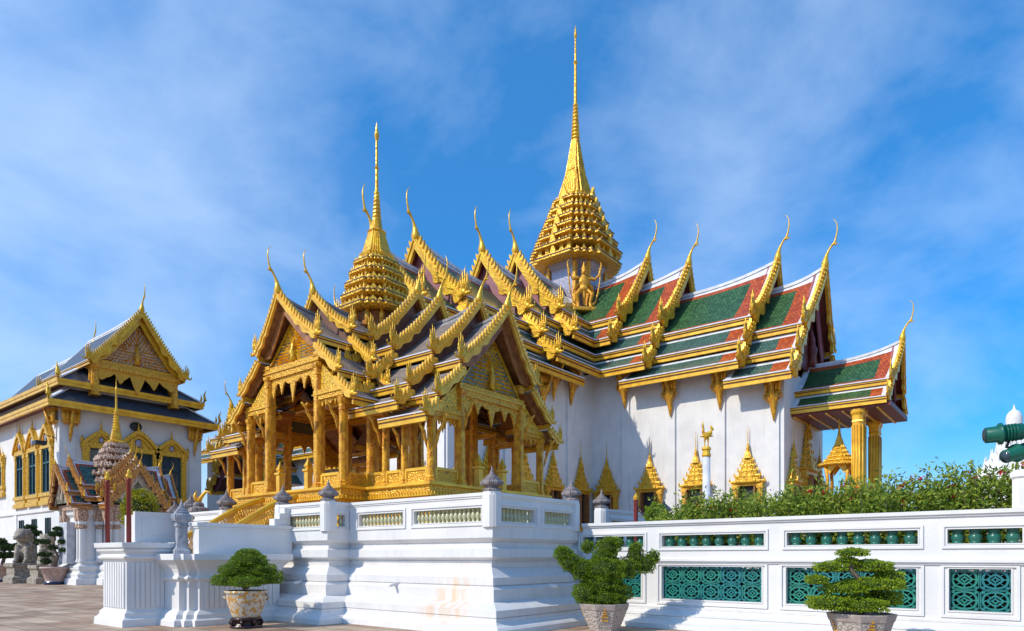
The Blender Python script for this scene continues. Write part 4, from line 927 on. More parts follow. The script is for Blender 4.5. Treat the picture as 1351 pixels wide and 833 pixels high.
pr2 = MB(); P2 = [(-17.0, 7.47), (-15.78, 7.47), (-15.78, 7.62), (-15.62, 7.62), (-15.62, 7.80), (-15.48, 7.80), (-15.48, 9.9), (-17.0, 9.9)]
sweep(pr2, P2, [(.22, 0), (.21, .13), (.14, .18), (.12, .26), (.04, .34), (.0, .36), (0, 1.02), (.03, 1.05), (.07, 1.08), (.07, 1.12), (.02, 1.17), (.02, 1.22), (.05, 1.32), (.12, 1.42), (.2, 1.50), (.24, 1.53), (.24, 1.67), (0, 1.672)])
fluted(pr2, (-15.48, 7.9), (-15.48, 9.8), .40, 1.0, 15, .02)
pr2.build('stair_pier', 'plaster', st, bevel=.006)
pw = MB(); pw.box(-16.05, 7.92, 1.67, -15.75, 10.45, 2.33); pw.box(-16.09, 7.86, 2.33, -15.71, 10.43, 2.42); pw.box(-16.07, 7.89, 2.28, -15.73, 10.43, 2.33)
pw.box(-16.05, 9.95, 2.42, -15.8, 10.43, 2.60); pw.box(-16.05, 10.1, 2.60, -15.8, 10.43, 2.75); pw.box(-16.05, 10.25, 2.75, -15.8, 10.43, 2.9)
pw.build('parapet', 'plaster', st, bevel=.012)
lp = MB(); lp.stack(RD, [(.20, 1.67), (.20, 1.76), (.14, 1.82), (.13, 1.86), (.115, 2.3), (.15, 2.34), (.13, 2.38), (.13, 2.42), (.18, 2.46), (.20, 2.52), (.20, 2.60), (.17, 2.63), (.15, 2.64), (.15, 2.68), (.11, 2.70), (.11, 2.74), (.07, 2.76), (.07, 2.80)], (-16.25, 7.75)); lp.stack(circ(10), [(.07, 2.80), (.05, 2.83), (.045, 2.86), (.02, 2.9), (.004, 3.0)], (-16.25, 7.75)); lp.build('stone_post', 'stone_grey', st)
for X in (-17.25, -19.0):       # lattice railing: curved gold frame with small openings
    r_ = MB(); pts = []
    for i in range(17):
        u = i/16; y = 8.9+u*2.7; zt = 2.02+1.36*(u**.85 if u < 1 else 1)-.10*math.sin(u*math.pi*2)*.6
        pts.append((X, y, zt))
    for dz, ww in ((0, .13), (-.52, .12)):
        r_.tube([(x, y, z+dz) for x, y, z in pts], [ww*.62]*17, 8, 0)
    for i in range(int(2.7/.085)):
        y = 8.9+i*.085; u = (y-8.9)/2.7; z0 = 2.02+1.36*(u**.85)-.06*math.sin(u*math.pi*2)
        u2 = min(1, u+.16); z2 = 2.02+1.36*(u2**.85)-.06*math.sin(u2*math.pi*2)
        r_.bar([(X, y, z0-.52), (X, min(11.6, y+.30), z2-.04)], .035, .035, 0)
        r_.bar([(X+.004, y, z0-.04), (X+.004, min(11.6, y+.18), (z0+z2)/2-.50)], .035, .035, 0)
    r_.build('lattice_railing', 'gold_plain', st)
# red poles and boards on the block
for px_, Y, lab in ((142, 6.66, 'red pole with a gold bud, left of the pair behind the fluted white block'), (170, 6.80, 'red pole with a gold bud, right of the pair beside the white board')):
    x = xat(px_, Y); t = thing('marker_pole', lab, 'pole', (x, Y, 1.93), 'red poles on the stair block')
    b = MB(); b.stack(circ(10), [(.055, 1.93), (.05, 3.38), (.06, 3.40), (.06, 3.43)], (x, Y), smooth=True); b.build('shaft', 'pole_red', t)
    b = MB(); b.stack(circ(10), [(.035, 3.43), (.065, 3.47), (.07, 3.51), (.03, 3.56), (.045, 3.58), (.004, 3.67)], (x, Y), smooth=True); b.build('bud', 'gold_plain', t)
b1 = MB(); b1.box(-17.38, 6.93, 1.95, -16.86, 6.97, 2.60); b1.box(-17.36, 6.97, 1.94, -17.30, 7.2, 1.97)
tag(b1.build('white_board', 'plaster', loc=(-17.1, 6.9, 1.94)), 'narrow blank white board standing between the two red poles', 'board')
b2 = MB(); b2.box(-16.70, 6.84, 1.95, -16.62, 7.85, 2.66); b2.box(-16.62, 6.84, 1.95, -16.60, 7.85, 1.99); b2.box(-16.62, 6.84, 2.62, -16.60, 7.85, 2.66); b2.box(-16.62, 6.84, 1.99, -16.60, 6.88, 2.62); b2.box(-16.62, 7.81, 1.99, -16.60, 7.85, 2.62)
for q in ((7.0, 2.1, 7.7, 2.11), (7.0, 2.51, 7.7, 2.52), (7.0, 2.1, 7.01, 2.52), (7.69, 2.1, 7.7, 2.52)): b2.box(-16.62, q[0], q[1], -16.61, q[2], q[3])
tag(b2.build('white_board', 'plaster', loc=(-16.65, 7.3, 1.94)), 'wide white panelled board standing on top of the fluted stair block', 'board')
# ================================================================== long balustrade on the right
YB = 14.5
gb_ = thing('balustrade_wall', 'long white balustrade wall with green openwork tiles and a row of green balusters', 'balustrade', (-4, YB, 0))
X0, X1 = -9.2, 3.9
up = xs(YB, [(768, 849), (873, 1008), (1038, 1211)], X0); lo = xs(YB, [(768, 846), (873, 1005), (1037, 1209)], X0)
up += [(-1.39-X0, 1.0-X0), (1.45-X0, 3.6-X0)]; up[3] = (xat(1250, YB)-X0, xat(1349, YB)-X0); up[4] = (.25-X0, 2.5-X0)
lo += [(xat(1252, YB)-X0, xat(1334, YB)-X0), (.25-X0, 2.5-X0)]
balustrade(gb_, (X0, YB), (X1, YB), up, 1.55, 1.84, 2.10, 2.44, .30, 'green', .29, .108, bal='ceramic_green', capo=.07, name='upper_wall')
wl = MB(Matrix.Translation((X0, YB, 0))); L_ = X1-X0
wl.box(0, 0, .40, L_, .30, .63); wl.box(0, 0, 1.385, L_, .30, 1.50); wl.box(0, -.07, 1.50, L_, .34, 1.55); wl.box(0, -.035, 1.46, L_, .3, 1.50)
e = 0
for u0, u1 in lo+[(L_, L_)]: wl.box(e, 0, .63, u0, .30, 1.385); e = u1
for u0, u1 in lo:
    g = .075; w = .05
    for q0, q1, q2, q3 in ((u0-g-w, .63-g-w, u1+g+w, .63-g), (u0-g-w, 1.385+.03, u1+g+w, 1.385+.06), (u0-g-w, .63-g, u0-g, 1.415), (u1+g, .63-g, u1+g+w, 1.415)): wl.box(q0, -.035, q1, q2, 0, q3)
    for q0, q1, q2, q3 in ((u0-.025, .605, u1+.025, .63), (u0-.025, 1.385, u1+.025, 1.405), (u0-.025, .63, u0, 1.385), (u1, .63, u1+.025, 1.385)): wl.box(q0, -.015, q1, q2, 0, q3)
wl.build('lower_wall', 'plaster', gb_)
bs = MB(); sweep(bs, [(X0, YB), (X1, YB), (X1, YB+.3), (X0, YB+.3)], [(.62, 0), (.60, .1), (.50, .12), (.40, .17), (.33, .19), (.33, .25), (.30, .26), (.32, .275), (.20, .32), (.16, .35), (.12, .37), (.12, .395), (.09, .41), (.10, .42), (.10, .445), (.02, .46), (0.003, .5)], 0)
bs.build('base_moulding', 'plaster_stained', gb_)
pp_ = MB(); pp_.stack(RD, [(.19, 2.44), (.19, 2.95), (.22, 2.98), (.22, 3.05), (.16, 3.1)], (-.28, YB+.15)); pp_.build('post', 'plaster', gb_)
def tile_mesh():
    b = MB(); w, h = .5, .5; n = 28; y0, y1 = -.028, .028
    def ringp(o, i_):
        k = len(o); vs = [(x, y0, z) for x, z in o]+[(x, y0, z) for x, z in i_]+[(x, y1, z) for x, z in o]+[(x, y1, z) for x, z in i_]; fs = []
        for j in range(k):
            q = (j+1) % k
            fs += [(j, q, k+q, k+j), (2*k+j, 3*k+j, 3*k+q, 2*k+q), (j, 2*k+j, 2*k+q, q), (k+j, k+q, 3*k+q, 3*k+j)]
        b.add(vs, fs)
    def sq(r, p): # superellipse outline
        out = []
        for j in range(n):
            a = j*2*math.pi/n; c, s_ = math.cos(a), math.sin(a); k = (abs(c)**p+abs(s_)**p)**(-1/p); out.append((r*c*k, r*s_*k))
        return out
    ringp(sq(.495, 12), sq(.455, 9)); ringp(sq(.44, 2.6), sq(.365, 2.4)); ringp(sq(.30, 1.15), sq(.215, 1.1)); ringp(sq(.15, 1.0), sq(.07, 1.0))
    for k in range(4):
        a = k*math.pi/2; c, s_ = math.cos(a), math.sin(a)
        b.M = Matrix.Rotation(-a, 4, 'Y'); b.box(.28, y0+.003, -.03, .37, y1-.003, .03); b.box(.14, y0+.003, -.018, .24, y1-.003, .018); b.box(.43, y0+.003, -.03, .47, y1-.003, .03)
        b.M = Matrix.Rotation(-a-math.pi/4, 4, 'Y'); b.box(.42, y0+.003, -.022, .58, y1-.003, .022); b.box(.50, y0-.006, -.06, .62, y1+.006, .06)
        b.box(.20, y0+.003, -.016, .36, y1-.003, .016)
    b.M = None
    return b
tm0 = tile_mesh().build('openwork_tile', 'ceramic_tile', gb_, loc=(0, 0, 0)); tfirst = True
for bi, (u0, u1) in enumerate(lo[:4]):
    n = (3, 5, 5, 2)[bi]
    if bi == 0: n = 4
    for i in range(n):
        for j in range(2):
            w = (u1-u0)/n; loc = (X0+u0+w*(i+.5), YB+.12+rng.uniform(-.012, .012), .63+.3775*(j+.5)); sc_ = (w*.99, 1, .3775*.99)
            if tfirst: tm0.location = Vector(loc)-Vector(gb_.location); tm0.scale = sc_; tfirst = False
            else: inst(tm0, gb_, loc, 0, sc_)
u0, u1 = lo[4]
for i in range(5):
    for j in range(2): inst(tm0, gb_, (X0+u0+(u1-u0)*(i+.5)/5, YB+.12, .63+.3775*(j+.5)), 0, ((u1-u0)/5*.99, 1, .37))
dark_box = MB(); dark_box.box(-9.0, 15.0, .0, 4.0, 17.9, 1.28, 0); o = dark_box.build('dark_backing', 'soil'); o['kind'] = 'structure'  # dark box added behind the openwork tiles so their gaps look black
# ================================================================== pots and bonsai
def oct_(n=8): return [(math.cos((i+.5)*2*math.pi/n), math.sin((i+.5)*2*math.pi/n)) for i in range(n)]
def stone_pot(x, y, top, r, lab, ang, crown=True):
    t = thing('stone_pot', lab, 'plant pot', (x, y, 0), 'carved stone pots along the white wall')
    rot = [(math.cos(math.atan2(b_, a)+ang), math.sin(math.atan2(b_, a)+ang)) for a, b_ in oct_()]
    b = MB(); b.stack(rot, [(r*.62, 0, 1), (r*.66, .03, 1), (r*.66, .06, 1), (r*.70, .10, 0), (r*.97, top-.13, 0), (r*1.0, top-.12, 1), (r*1.06, top-.02, 1), (r*1.06, top, 1), (r*.95, top, 1), (r*.93, top-.06, 1)], (x, y)); b.build('bowl', ['pot_stone', 'pot_stone_plain'], t)
    s_ = MB(); s_.stack(circ(16), [(r*.9, top-.12), (r*.9, top-.055), (.01, top-.03)], (x, y)); s_.build('soil', 'soil', t)
    for k in range(8):    # gilded emblem on each side, tiered crown over a spear
        a = ang+k*math.pi/4+0; 
        if k % 2: continue
        nx, ny = math.cos(a+math.pi/8*0), math.sin(a)
        d = Vector((math.cos(a), math.sin(a), 0)); u = Vector((-d.y, d.x, 0)); ap = math.cos(math.pi/8)
        g = MB()
        for wz, zz, hz in ((.085, .33, .05), (.065, .39, .04), (.045, .44, .04), (.025, .49, .05)):
            zz = zz*top/.62; rr = (r*(.70+.27*(zz-.10)/(top-.23)))*ap+.004
            c = Vector((x, y, zz))+d*rr
            g.prism([c-u*wz, c+u*wz, c+u*wz*.3+Vector((0, 0, hz)), c-u*wz*.3+Vector((0, 0, hz))], d*.022)
        zz = .24*top/.62; rr = (r*(.70+.27*(zz-.10)/(top-.23)))*ap+.006; c = Vector((x, y, zz))+d*rr
        for s2 in (-1, 0, 1): g.prism([c+u*(s2*.05-.015), c+u*(s2*.05+.015), c+u*(s2*.045+.012)+Vector((0, 0, .10)), c+u*(s2*.045-.012)+Vector((0, 0, .10))], d*.018)
        g.build('gilded_emblem', 'pot_gold', t)
    return t
def emptree(name, lab, cat, x, y, z, grp=None): return thing(name, lab, cat, (x, y, z), grp)
def mkpads(t, pads, dens, L, Wd, m, core=True):
    for c, r, *fb in pads:
        f_ = fb[0] if fb else .45
        area = (r[0]*r[1]*2+r[2]*(r[0]+r[1]))*3.2; n = int(area*dens)
        P, D = pad_points(c, r, n, flatbottom=f_); o = leaves('foliage', P, D, L, Wd, m, t)
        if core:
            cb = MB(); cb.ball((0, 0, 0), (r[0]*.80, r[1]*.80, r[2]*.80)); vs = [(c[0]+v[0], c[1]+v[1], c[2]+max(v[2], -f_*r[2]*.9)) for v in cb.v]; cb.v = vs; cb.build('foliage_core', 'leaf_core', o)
cam_r = Vector((FC, FS, 0)); cam_f = Vector((-FS, FC, 0))
def at(px, py, d):                                        # point of the place seen at that pixel at depth d
    return Vector((0, 0, EYE))+cam_f*d+cam_r*(ray(px)*d)+Vector((0, 0, (CY-py)*d/F_PX))
def pad_at(px, py, d, rx, rz, ry=None, fb=.45):
    p = at(px, py, d); k = d/F_PX; return ((p.x, p.y, p.z), (rx*k, (ry or rx)*k, rz*k), fb)
# right bonsai
d0 = 11.3; q = at(1136, 826, d0)
stone_pot(q.x, q.y, .66, .50, 'octagonal carved stone pot holding the tiered bonsai by the green tiled wall', -1.0)
t = emptree('bonsai_tree', 'bright green bonsai clipped into flat tiers against the openwork tiles', 'bonsai', q.x, q.y, .62)
def limb(t, pts, rads, m='bark', nm='trunk'):
    b = MB(); b.tube(pts, rads, 8); return b.build(nm, m, t)
T0 = at(1140, 808, d0); P1 = at(1128, 790, d0); P2 = at(1138, 768, d0); P3 = at(1122, 752, d0); P4 = at(1124, 735, d0)
limb(t, [T0, P1, P2, P3, P4], [.085, .07, .06, .045, .02])
for a, c in ((P1, at(1100, 795, d0)), (P1, at(1165, 792, d0)), (P2, at(1165, 770, d0)), (P3, at(1095, 752, d0)), (P3, at(1150, 746, d0))): limb(t, [a, a.lerp(c, .5)+Vector((0, 0, .03)), c], [.04, .03, .012], nm='branch')
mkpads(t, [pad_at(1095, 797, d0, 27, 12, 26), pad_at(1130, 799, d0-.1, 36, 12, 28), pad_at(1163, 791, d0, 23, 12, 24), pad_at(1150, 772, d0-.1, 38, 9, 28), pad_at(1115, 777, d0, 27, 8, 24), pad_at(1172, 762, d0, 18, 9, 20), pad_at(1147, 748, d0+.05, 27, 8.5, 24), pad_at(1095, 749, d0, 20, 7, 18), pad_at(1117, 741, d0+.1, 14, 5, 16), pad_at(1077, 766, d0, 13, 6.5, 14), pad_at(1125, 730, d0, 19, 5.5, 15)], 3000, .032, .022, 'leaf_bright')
# middle topiary
d1 = 14.6; q = at(797, 826, d1)
stone_pot(q.x, q.y, .60, .53, 'octagonal carved stone pot under the many armed topiary', -1.0)
t = emptree('topiary_bush', 'dense dark green topiary with five upright knobbed arms', 'topiary', q.x, q.y, .56)
limb(t, [at(797, 806, d1), at(797, 780, d1), at(795, 755, d1)], [.12, .10, .07])
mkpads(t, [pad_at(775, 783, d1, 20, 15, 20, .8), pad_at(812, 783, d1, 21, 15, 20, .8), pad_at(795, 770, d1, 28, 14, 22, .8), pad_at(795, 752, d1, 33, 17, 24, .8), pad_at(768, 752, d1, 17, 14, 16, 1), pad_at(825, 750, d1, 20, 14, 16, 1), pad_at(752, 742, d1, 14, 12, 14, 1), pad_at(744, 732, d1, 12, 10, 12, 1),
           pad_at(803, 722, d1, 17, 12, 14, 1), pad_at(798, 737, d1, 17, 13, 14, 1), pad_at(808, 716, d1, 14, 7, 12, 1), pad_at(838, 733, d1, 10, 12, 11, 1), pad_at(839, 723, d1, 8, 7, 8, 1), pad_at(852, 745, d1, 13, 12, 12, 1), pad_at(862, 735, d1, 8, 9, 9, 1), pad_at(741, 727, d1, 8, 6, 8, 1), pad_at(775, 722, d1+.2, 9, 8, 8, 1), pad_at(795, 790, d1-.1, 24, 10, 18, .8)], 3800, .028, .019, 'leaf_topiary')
# left bonsai in porcelain
d2 = 15.3; q = at(325, 825, d2)
t = thing('porcelain_pot', 'porcelain pot painted with orange flowers on a dark wooden stand', 'plant pot', (q.x, q.y, 0))
b = MB(); b.stack(circ(20), [(.30, .24), (.31, .28), (.34, .36), (.40, .52), (.435, .70), (.44, .78), (.47, .80), (.47, .84), (.43, .84), (.42, .80)], (q.x, q.y), smooth=True); b.build('bowl', 'pot_porcelain', t)
b = MB(); b.stack(circ(20), [(.42, .72), (.42, .80), (.01, .82)], (q.x, q.y)); b.build('soil', 'soil', t)
b = MB(); b.stack(circ(16), [(.34, 0), (.36, .04), (.30, .07), (.28, .15), (.33, .18), (.34, .225), (.30, .24)], (q.x, q.y), smooth=True)
for k in range(8): a = k*math.pi/4; b.tube([(q.x+.32*math.cos(a), q.y+.32*math.sin(a), .19), (q.x+.35*math.cos(a), q.y+.35*math.sin(a), .12), (q.x+.31*math.cos(a), q.y+.31*math.sin(a), .05)], [.035, .045, .03], 6)
b.build('wooden_stand', 'dark_wood', t)
for s_ in (-1, 1):
    c = Vector((q.x, q.y, 0))+cam_r*(s_*.45); b = MB(); b.tube([(c.x, c.y, .76), (c.x+cam_r.x*s_*.05, c.y+cam_r.y*s_*.05, .70), (c.x, c.y, .62)], [.03, .035, .02], 6); b.build('handle', 'pot_porcelain', t)
t = emptree('bonsai_tree', 'round green bonsai in three cloud tiers growing from the painted porcelain pot', 'bonsai', q.x, q.y, .8)
limb(t, [at(325, 778, d2), at(318, 768, d2), at(330, 758, d2), at(325, 742, d2)], [.08, .06, .05, .02], 'bark_pale')
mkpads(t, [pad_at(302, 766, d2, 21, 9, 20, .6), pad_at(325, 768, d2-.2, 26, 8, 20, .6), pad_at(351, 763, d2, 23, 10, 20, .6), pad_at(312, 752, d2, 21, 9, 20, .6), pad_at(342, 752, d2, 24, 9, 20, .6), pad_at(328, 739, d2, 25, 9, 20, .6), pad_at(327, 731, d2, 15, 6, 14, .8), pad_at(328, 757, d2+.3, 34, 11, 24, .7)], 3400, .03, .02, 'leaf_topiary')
# ================================================================== flowering shrubs behind the long balustrade
ps = [(905, 668, 'leftmost sparse oleander shrub spilling over the white rail'), (940, 655, 'leafy oleander shrub under the golden bird pillar'), (985, 652, 'leafy shrub in front of the fourth golden window'), (1035, 648, 'loose shrub below the white hall corner'), (1085, 642, 'yellow green shrub in front of the porch'),
      (1135, 638, 'shrub with red flowers at the foot of the porch column'), (1185, 634, 'red flowered shrub between the porch and open sky'), (1235, 632, 'shrub with tall leafy sprays against the sky'), (1285, 625, 'broad leafy shrub left of the green floodlights'), (1330, 615, 'tall bushy shrub below the green floodlights')]
for i, (px_, py_, lab) in enumerate(ps):
    Y = 15.9+.35*(i % 3); x = xat(px_, Y); d = -FS*x+FC*Y; z = EYE+(CY-py_)*d/F_PX
    t = thing('flowering_shrub', lab, 'shrub', (x, Y, 0), 'flowering shrubs behind the long balustrade')
    sb = MB(); C = []; D = []
    hz = z
    for k in range(34):
        a = rng.uniform(0, 2*math.pi); rr = .95*math.sqrt(rng.uniform(0, 1)); hh = hz+rng.normal()*.15-.28*(rr/.95)**2+.08
        p0 = Vector((x+.15*math.cos(a), Y+.15*math.sin(a), .0)); tip = Vector((x+rr*math.cos(a)*1.1, Y+.7*rr*math.sin(a), hh)); mid = p0.lerp(tip, .55)+Vector((math.cos(a), math.sin(a), 0))*.15
        if k < 12: sb.tube([p0, mid, tip-Vector((0, 0, .15))], [.02, .012, .004], 5)
        for j in range(46):      # spray of leaves round the tip
            u = rng.uniform(.55, 1); c = mid.lerp(tip, u*2-1) if u > .5 else mid; az = rng.uniform(0, 6.28); el = rng.uniform(-.2, 1.15)*u
            C.append((c.x+rng.normal()*.06, c.y+rng.normal()*.06, c.z+rng.normal()*.05)); D.append((math.cos(az)*math.cos(el), math.sin(az)*math.cos(el), math.sin(el)))
    nn_ = 2500; v3 = rng.normal(size=(nn_, 3)); v3 /= np.linalg.norm(v3, axis=1)[:, None]; r3 = rng.uniform(.6, 1.0, nn_)[:, None]
    cc = v3*r3*np.array([1.0, .7, (hz-1.6)*.5+.02])*(1+.18*np.sin(v3[:, :1]*9+i)*np.cos(v3[:, 2:]*8+i)); cc += np.array([x, Y, (hz-.12+1.6)/2])
    dd = v3*.6+rng.normal(size=(nn_, 3))*.6+np.array([0, 0, .35]); dd /= np.linalg.norm(dd, axis=1)[:, None]
    C = list(map(tuple, cc))+C; D = list(map(tuple, dd))+D
    sb.build('stem', 'bark', t); leaves('foliage', np.array(C), np.array(D), .115, .042, 'leaf_shrub', t)
    if i > 3 or i == 1:
        C = []; D = []
        for k in range(5):
            a = rng.uniform(3.6, 6.0); c0 = np.array([x+.7*math.cos(a)*rng.uniform(.3, 1), Y+.45*math.sin(a), z-rng.uniform(-.05, .55)])
            for j in range(16): C.append(c0+rng.normal(size=3)*.03); v = rng.normal(size=3); D.append(v/np.linalg.norm(v))
        leaves('flowers', np.array(C), np.array(D), .045, .035, 'flower_red', t)
# round clipped bush and a red post with a brace
def ballbush(px_, py0, py1, Y, wpx, m, nm, lab, dens=900, L=.07, fl=.8):
    x = xat(px_, Y); d = -FS*x+FC*Y; zt = EYE+(CY-py0)*d/F_PX; zb = EYE+(CY-py1)*d/F_PX; r = wpx*d/F_PX/2
    t = thing(nm, lab, 'shrub', (x, Y, 0)); limb(t, [(x, Y, 0), (x, Y, zb)], [.06, .05], nm='trunk')
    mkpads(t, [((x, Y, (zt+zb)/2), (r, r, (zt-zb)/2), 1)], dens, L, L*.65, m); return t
ballbush(865, 665, 695, 16.8, 27, 'leaf_bright', 'round_shrub', 'small round clipped shrub, light green, just behind the white rail', 1800, .05)
Y = 17.0; x = xat(839, Y); t = thing('marker_pole', 'red post with a gold cap and slanting brace beside the round shrub', 'pole', (x, Y, 0))
b = MB(); b.stack(circ(8), [(.06, 0), (.06, 3.2), (.07, 3.22)], (x, Y)); b.build('shaft', 'pole_red', t); b = MB(); b.stack(circ(8), [(.075, 3.2), (.08, 3.28), (.03, 3.34), (.01, 3.4)], (x, Y)); b.build('bud', 'gold_plain', t)
b = MB(); b.tube([(x, Y, 3.05), (x+.75*FC, Y+.75*FS, 2.1)], [.035, .035], 6); b.build('brace', 'dark_wood', t)
# bird pillar
Y = 27.0; x = xat(932, Y); d = -FS*x+FC*Y; t = thing('bird_pillar', 'slim white pillar topped by a golden mythical bird before the hall wall', 'pillar', (x, Y, 0))
def zz(py): return EYE+(CY-py)*d/F_PX
b = MB(); b.stack(circ(16), [(.30, 0), (.30, .4), (.17, .5), (.155, zz(603))], (x, Y), smooth=True); b.build('shaft', 'roof_plaster', t)
b = MB(); b.stack(circ(12), [(.17, zz(603)), (.19, zz(601)), (.16, zz(598)), (.15, zz(595)), (.20, zz(593)), (.16, zz(590))], (x, Y)); b.build('capital', 'gold_plain', t)
k = d/F_PX; bd = MB(Matrix.Translation((x, Y, zz(590))) @ Matrix.Rotation(R(YAW), 4, 'Z') @ Matrix.Scale(k, 4))
for s_ in (-2, 2): bd.tube([(s_, 0, 0), (s_*1.2, 0, 6), (s_, 0, 11)], [1.0, 1.0, 1.8], 6)
bd.ball((0, 0, 15), (4.6, 3.6, 4.6)); bd.tube([(-2, 0, 16), (-4.5, 0, 20), (-4, 0, 25), (-5, 0, 29), (-5, 0, 35)], [3, 2, 1.5, 1.4, .2], 7); bd.tube([(-5, 0, 27), (-8, 0, 26)], [1.2, .2], 6)
bd.tube([(2, 0, 17), (6, 0, 19), (8, 0, 23), (6, 0, 27), (8, 0, 30)], [3, 3, 2.6, 1.6, .2], 7); bd.tube([(-3, 0, 15), (-8, 0, 13.5), (-9.5, 0, 15)], [2, 1, .2], 6); bd.tube([(3, 0, 15), (8, 0, 14), (10, 0, 16)], [2, 1, .2], 6)
remesh(bd.build('bird_figure', 'gold', t), .02)
# green floodlights
t = thing('floodlight', 'pair of dark green floodlights on a post above the shrubs', 'floodlight', (-.05, 15.2, 0))
b = MB(); b.tube([(.0, 15.25, 0), (.0, 15.25, 3.75)], [.04, .04], 8); b.build('post', 'black_metal', t)
def lampcan(p0, p1, rr, nm='lamp_housing'):
    p0, p1 = Vector(p0), Vector(p1); L = lambda u: p0.lerp(p1, u)
    b = MB(); b.tube([L(0), L(.02), L(.33), L(.36), L(.42), L(.44), L(.92), L(1)], [rr*.72, rr*.86, rr*.9, rr*1.18, rr*1.2, rr*.86, rr*.92, rr*.72], 20); o = b.build(nm, 'lamp_green', t)
    b = MB()
    for u in (.52, .60, .68, .76): b.tube([L(u), L(u+.02)], [rr*.97, rr*.97], 20)
    b.build('cooling_ribs', 'lamp_green', o)
    b = MB(); b.tube([L(-.012), L(-.004)], [rr*.7, rr*.7], 16); b.build('lens', 'window_glass', o)
    b = MB(); b.tube([L(.93), L(1.02)], [rr*.5, rr*.45], 12); b.build('end_cap', 'black_metal', o)
A_ = at(1299, 575, 11.9); B2 = at(1352, 569, 11.7); lampcan(A_, B2, .16)
A_ = at(1326, 603, 11.7); B2 = at(1364, 590, 11.9); lampcan(A_, B2, .135)
b = MB(); p = at(1335, 572, 11.8); b.tube([p-Vector((0, 0, .0)), at(1328, 590, 11.8), at(1345, 594, 11.8), (0, 15.25, 3.5)], [.03, .03, .03, .03], 6); b.build('bracket', 'black_metal', t)
# ================================================================== distant white chedi
D = 112.0
def W_(px_, py_): return at(px_, py_, D)
c0 = W_(1338, 600); k = D/F_PX; t = thing('white_stupa', 'distant white domed tower with a spiky stepped base behind the shrubs', 'tower', (c0.x, c0.y, 0))
def zc(py): return EYE+(CY-py)*k
b = MB(); b.stack(circ(20), [(9.5*k, zc(575)), (9.3*k, zc(560)), (9.3*k, zc(552)), (8.2*k, zc(547)), (5.5*k, zc(543)), (2.2*k, zc(541)), (1.2*k, zc(538)), (.3*k, zc(534))], (c0.x, c0.y), smooth=True); b.build('dome', 'plaster', t)
b = MB(); prev = None
steps = [(13, 580, 574), (17, 588, 580), (22, 597, 588), (29, 606, 597), (37, 616, 606), (46, 628, 616), (56, 645, 628), (60, 733, 645)]
for w, p0_, p1_ in steps: b.stack(RD, [(w*k*.80, zc(p0_)), (w*k*.82, zc(p0_)+.1), (w*k*.74, zc(p1_))], (c0.x, c0.y))
b.build('stepped_base', 'plaster', t)
b = MB()
for w, p0_, p1_ in steps[:-1]:
    for j in range(20):
        a = j*math.pi/10+.1; x, y = c0.x+w*k*.86*math.cos(a), c0.y+w*k*.86*math.sin(a); b.stack(circ(6), [(.28, zc(p0_)-.2), (.22, zc(p0_)+.8), (.12, zc(p0_)+1.0), (.02, zc(p0_)+1.9)], (x, y))
b.build('pinnacles', 'plaster', t)
# ================================================================== golden spired frame under the porch
t = thing('spired_throne_frame', 'open golden spired frame standing on the porch beside the tall columns', 'shrine', (-10.3, 46.4, 3.0))
b = MB()
for sx in (-1, 1):
    for sy in (-1, 1): b.tube([(-10.3+sx*.62, 46.4+sy*.62, 5.4), (-10.3+sx*.55, 46.4+sy*.55, 6.4), (-10.3+sx*.66, 46.4+sy*.66, 7.4)], [.12, .10, .12], 8)
b.build('posts', 'gold_orange', t)
b = MB(); b.stack(RD, [(1.15, 3.0), (1.15, 3.6), (.95, 3.8), (1.0, 4.2), (.85, 4.5), (1.05, 5.0), (1.05, 5.2), (.85, 5.4)], (-10.3, 46.4)); b.build('pedestal', 'gold_ornate', t)
b = MB(); z = 7.35; h = 1.15
for i in range(5): b.stack(RD, [(h*.9, z), (h, z+.06), (h, z+.13), (h*.8, z+.24), (h*.72, z+.28)], (-10.3, 46.4)); z += .26; h *= .76
b.stack(RD, [(h, z), (h*.7, z+.3), (.12, z+.6)], (-10.3, 46.4)); b.stack(circ(8), [(.12, z+.6), (.08, z+.9), (.05, z+1.3), (.005, z+1.8)], (-10.3, 46.4)); b.build('tiered_roof', 'gold_ornate', t)
b = MB()
for sx, sy, ux, uy in ((0, -1, 1, 0), (0, 1, 1, 0), (1, 0, 0, 1), (-1, 0, 0, 1)):
    for s_ in (-1, 1): b.prism([(-10.3+sx*.6+ux*s_*.6, 46.4+sy*.6+uy*s_*.6, 7.4), (-10.3+sx*.6, 46.4+sy*.6, 7.4), (-10.3+sx*.6+ux*s_*.45, 46.4+sy*.6+uy*s_*.45, 6.8)], (sx*.06, sy*.06, 0))
b.build('arch_fringe', 'gold_plain', t)
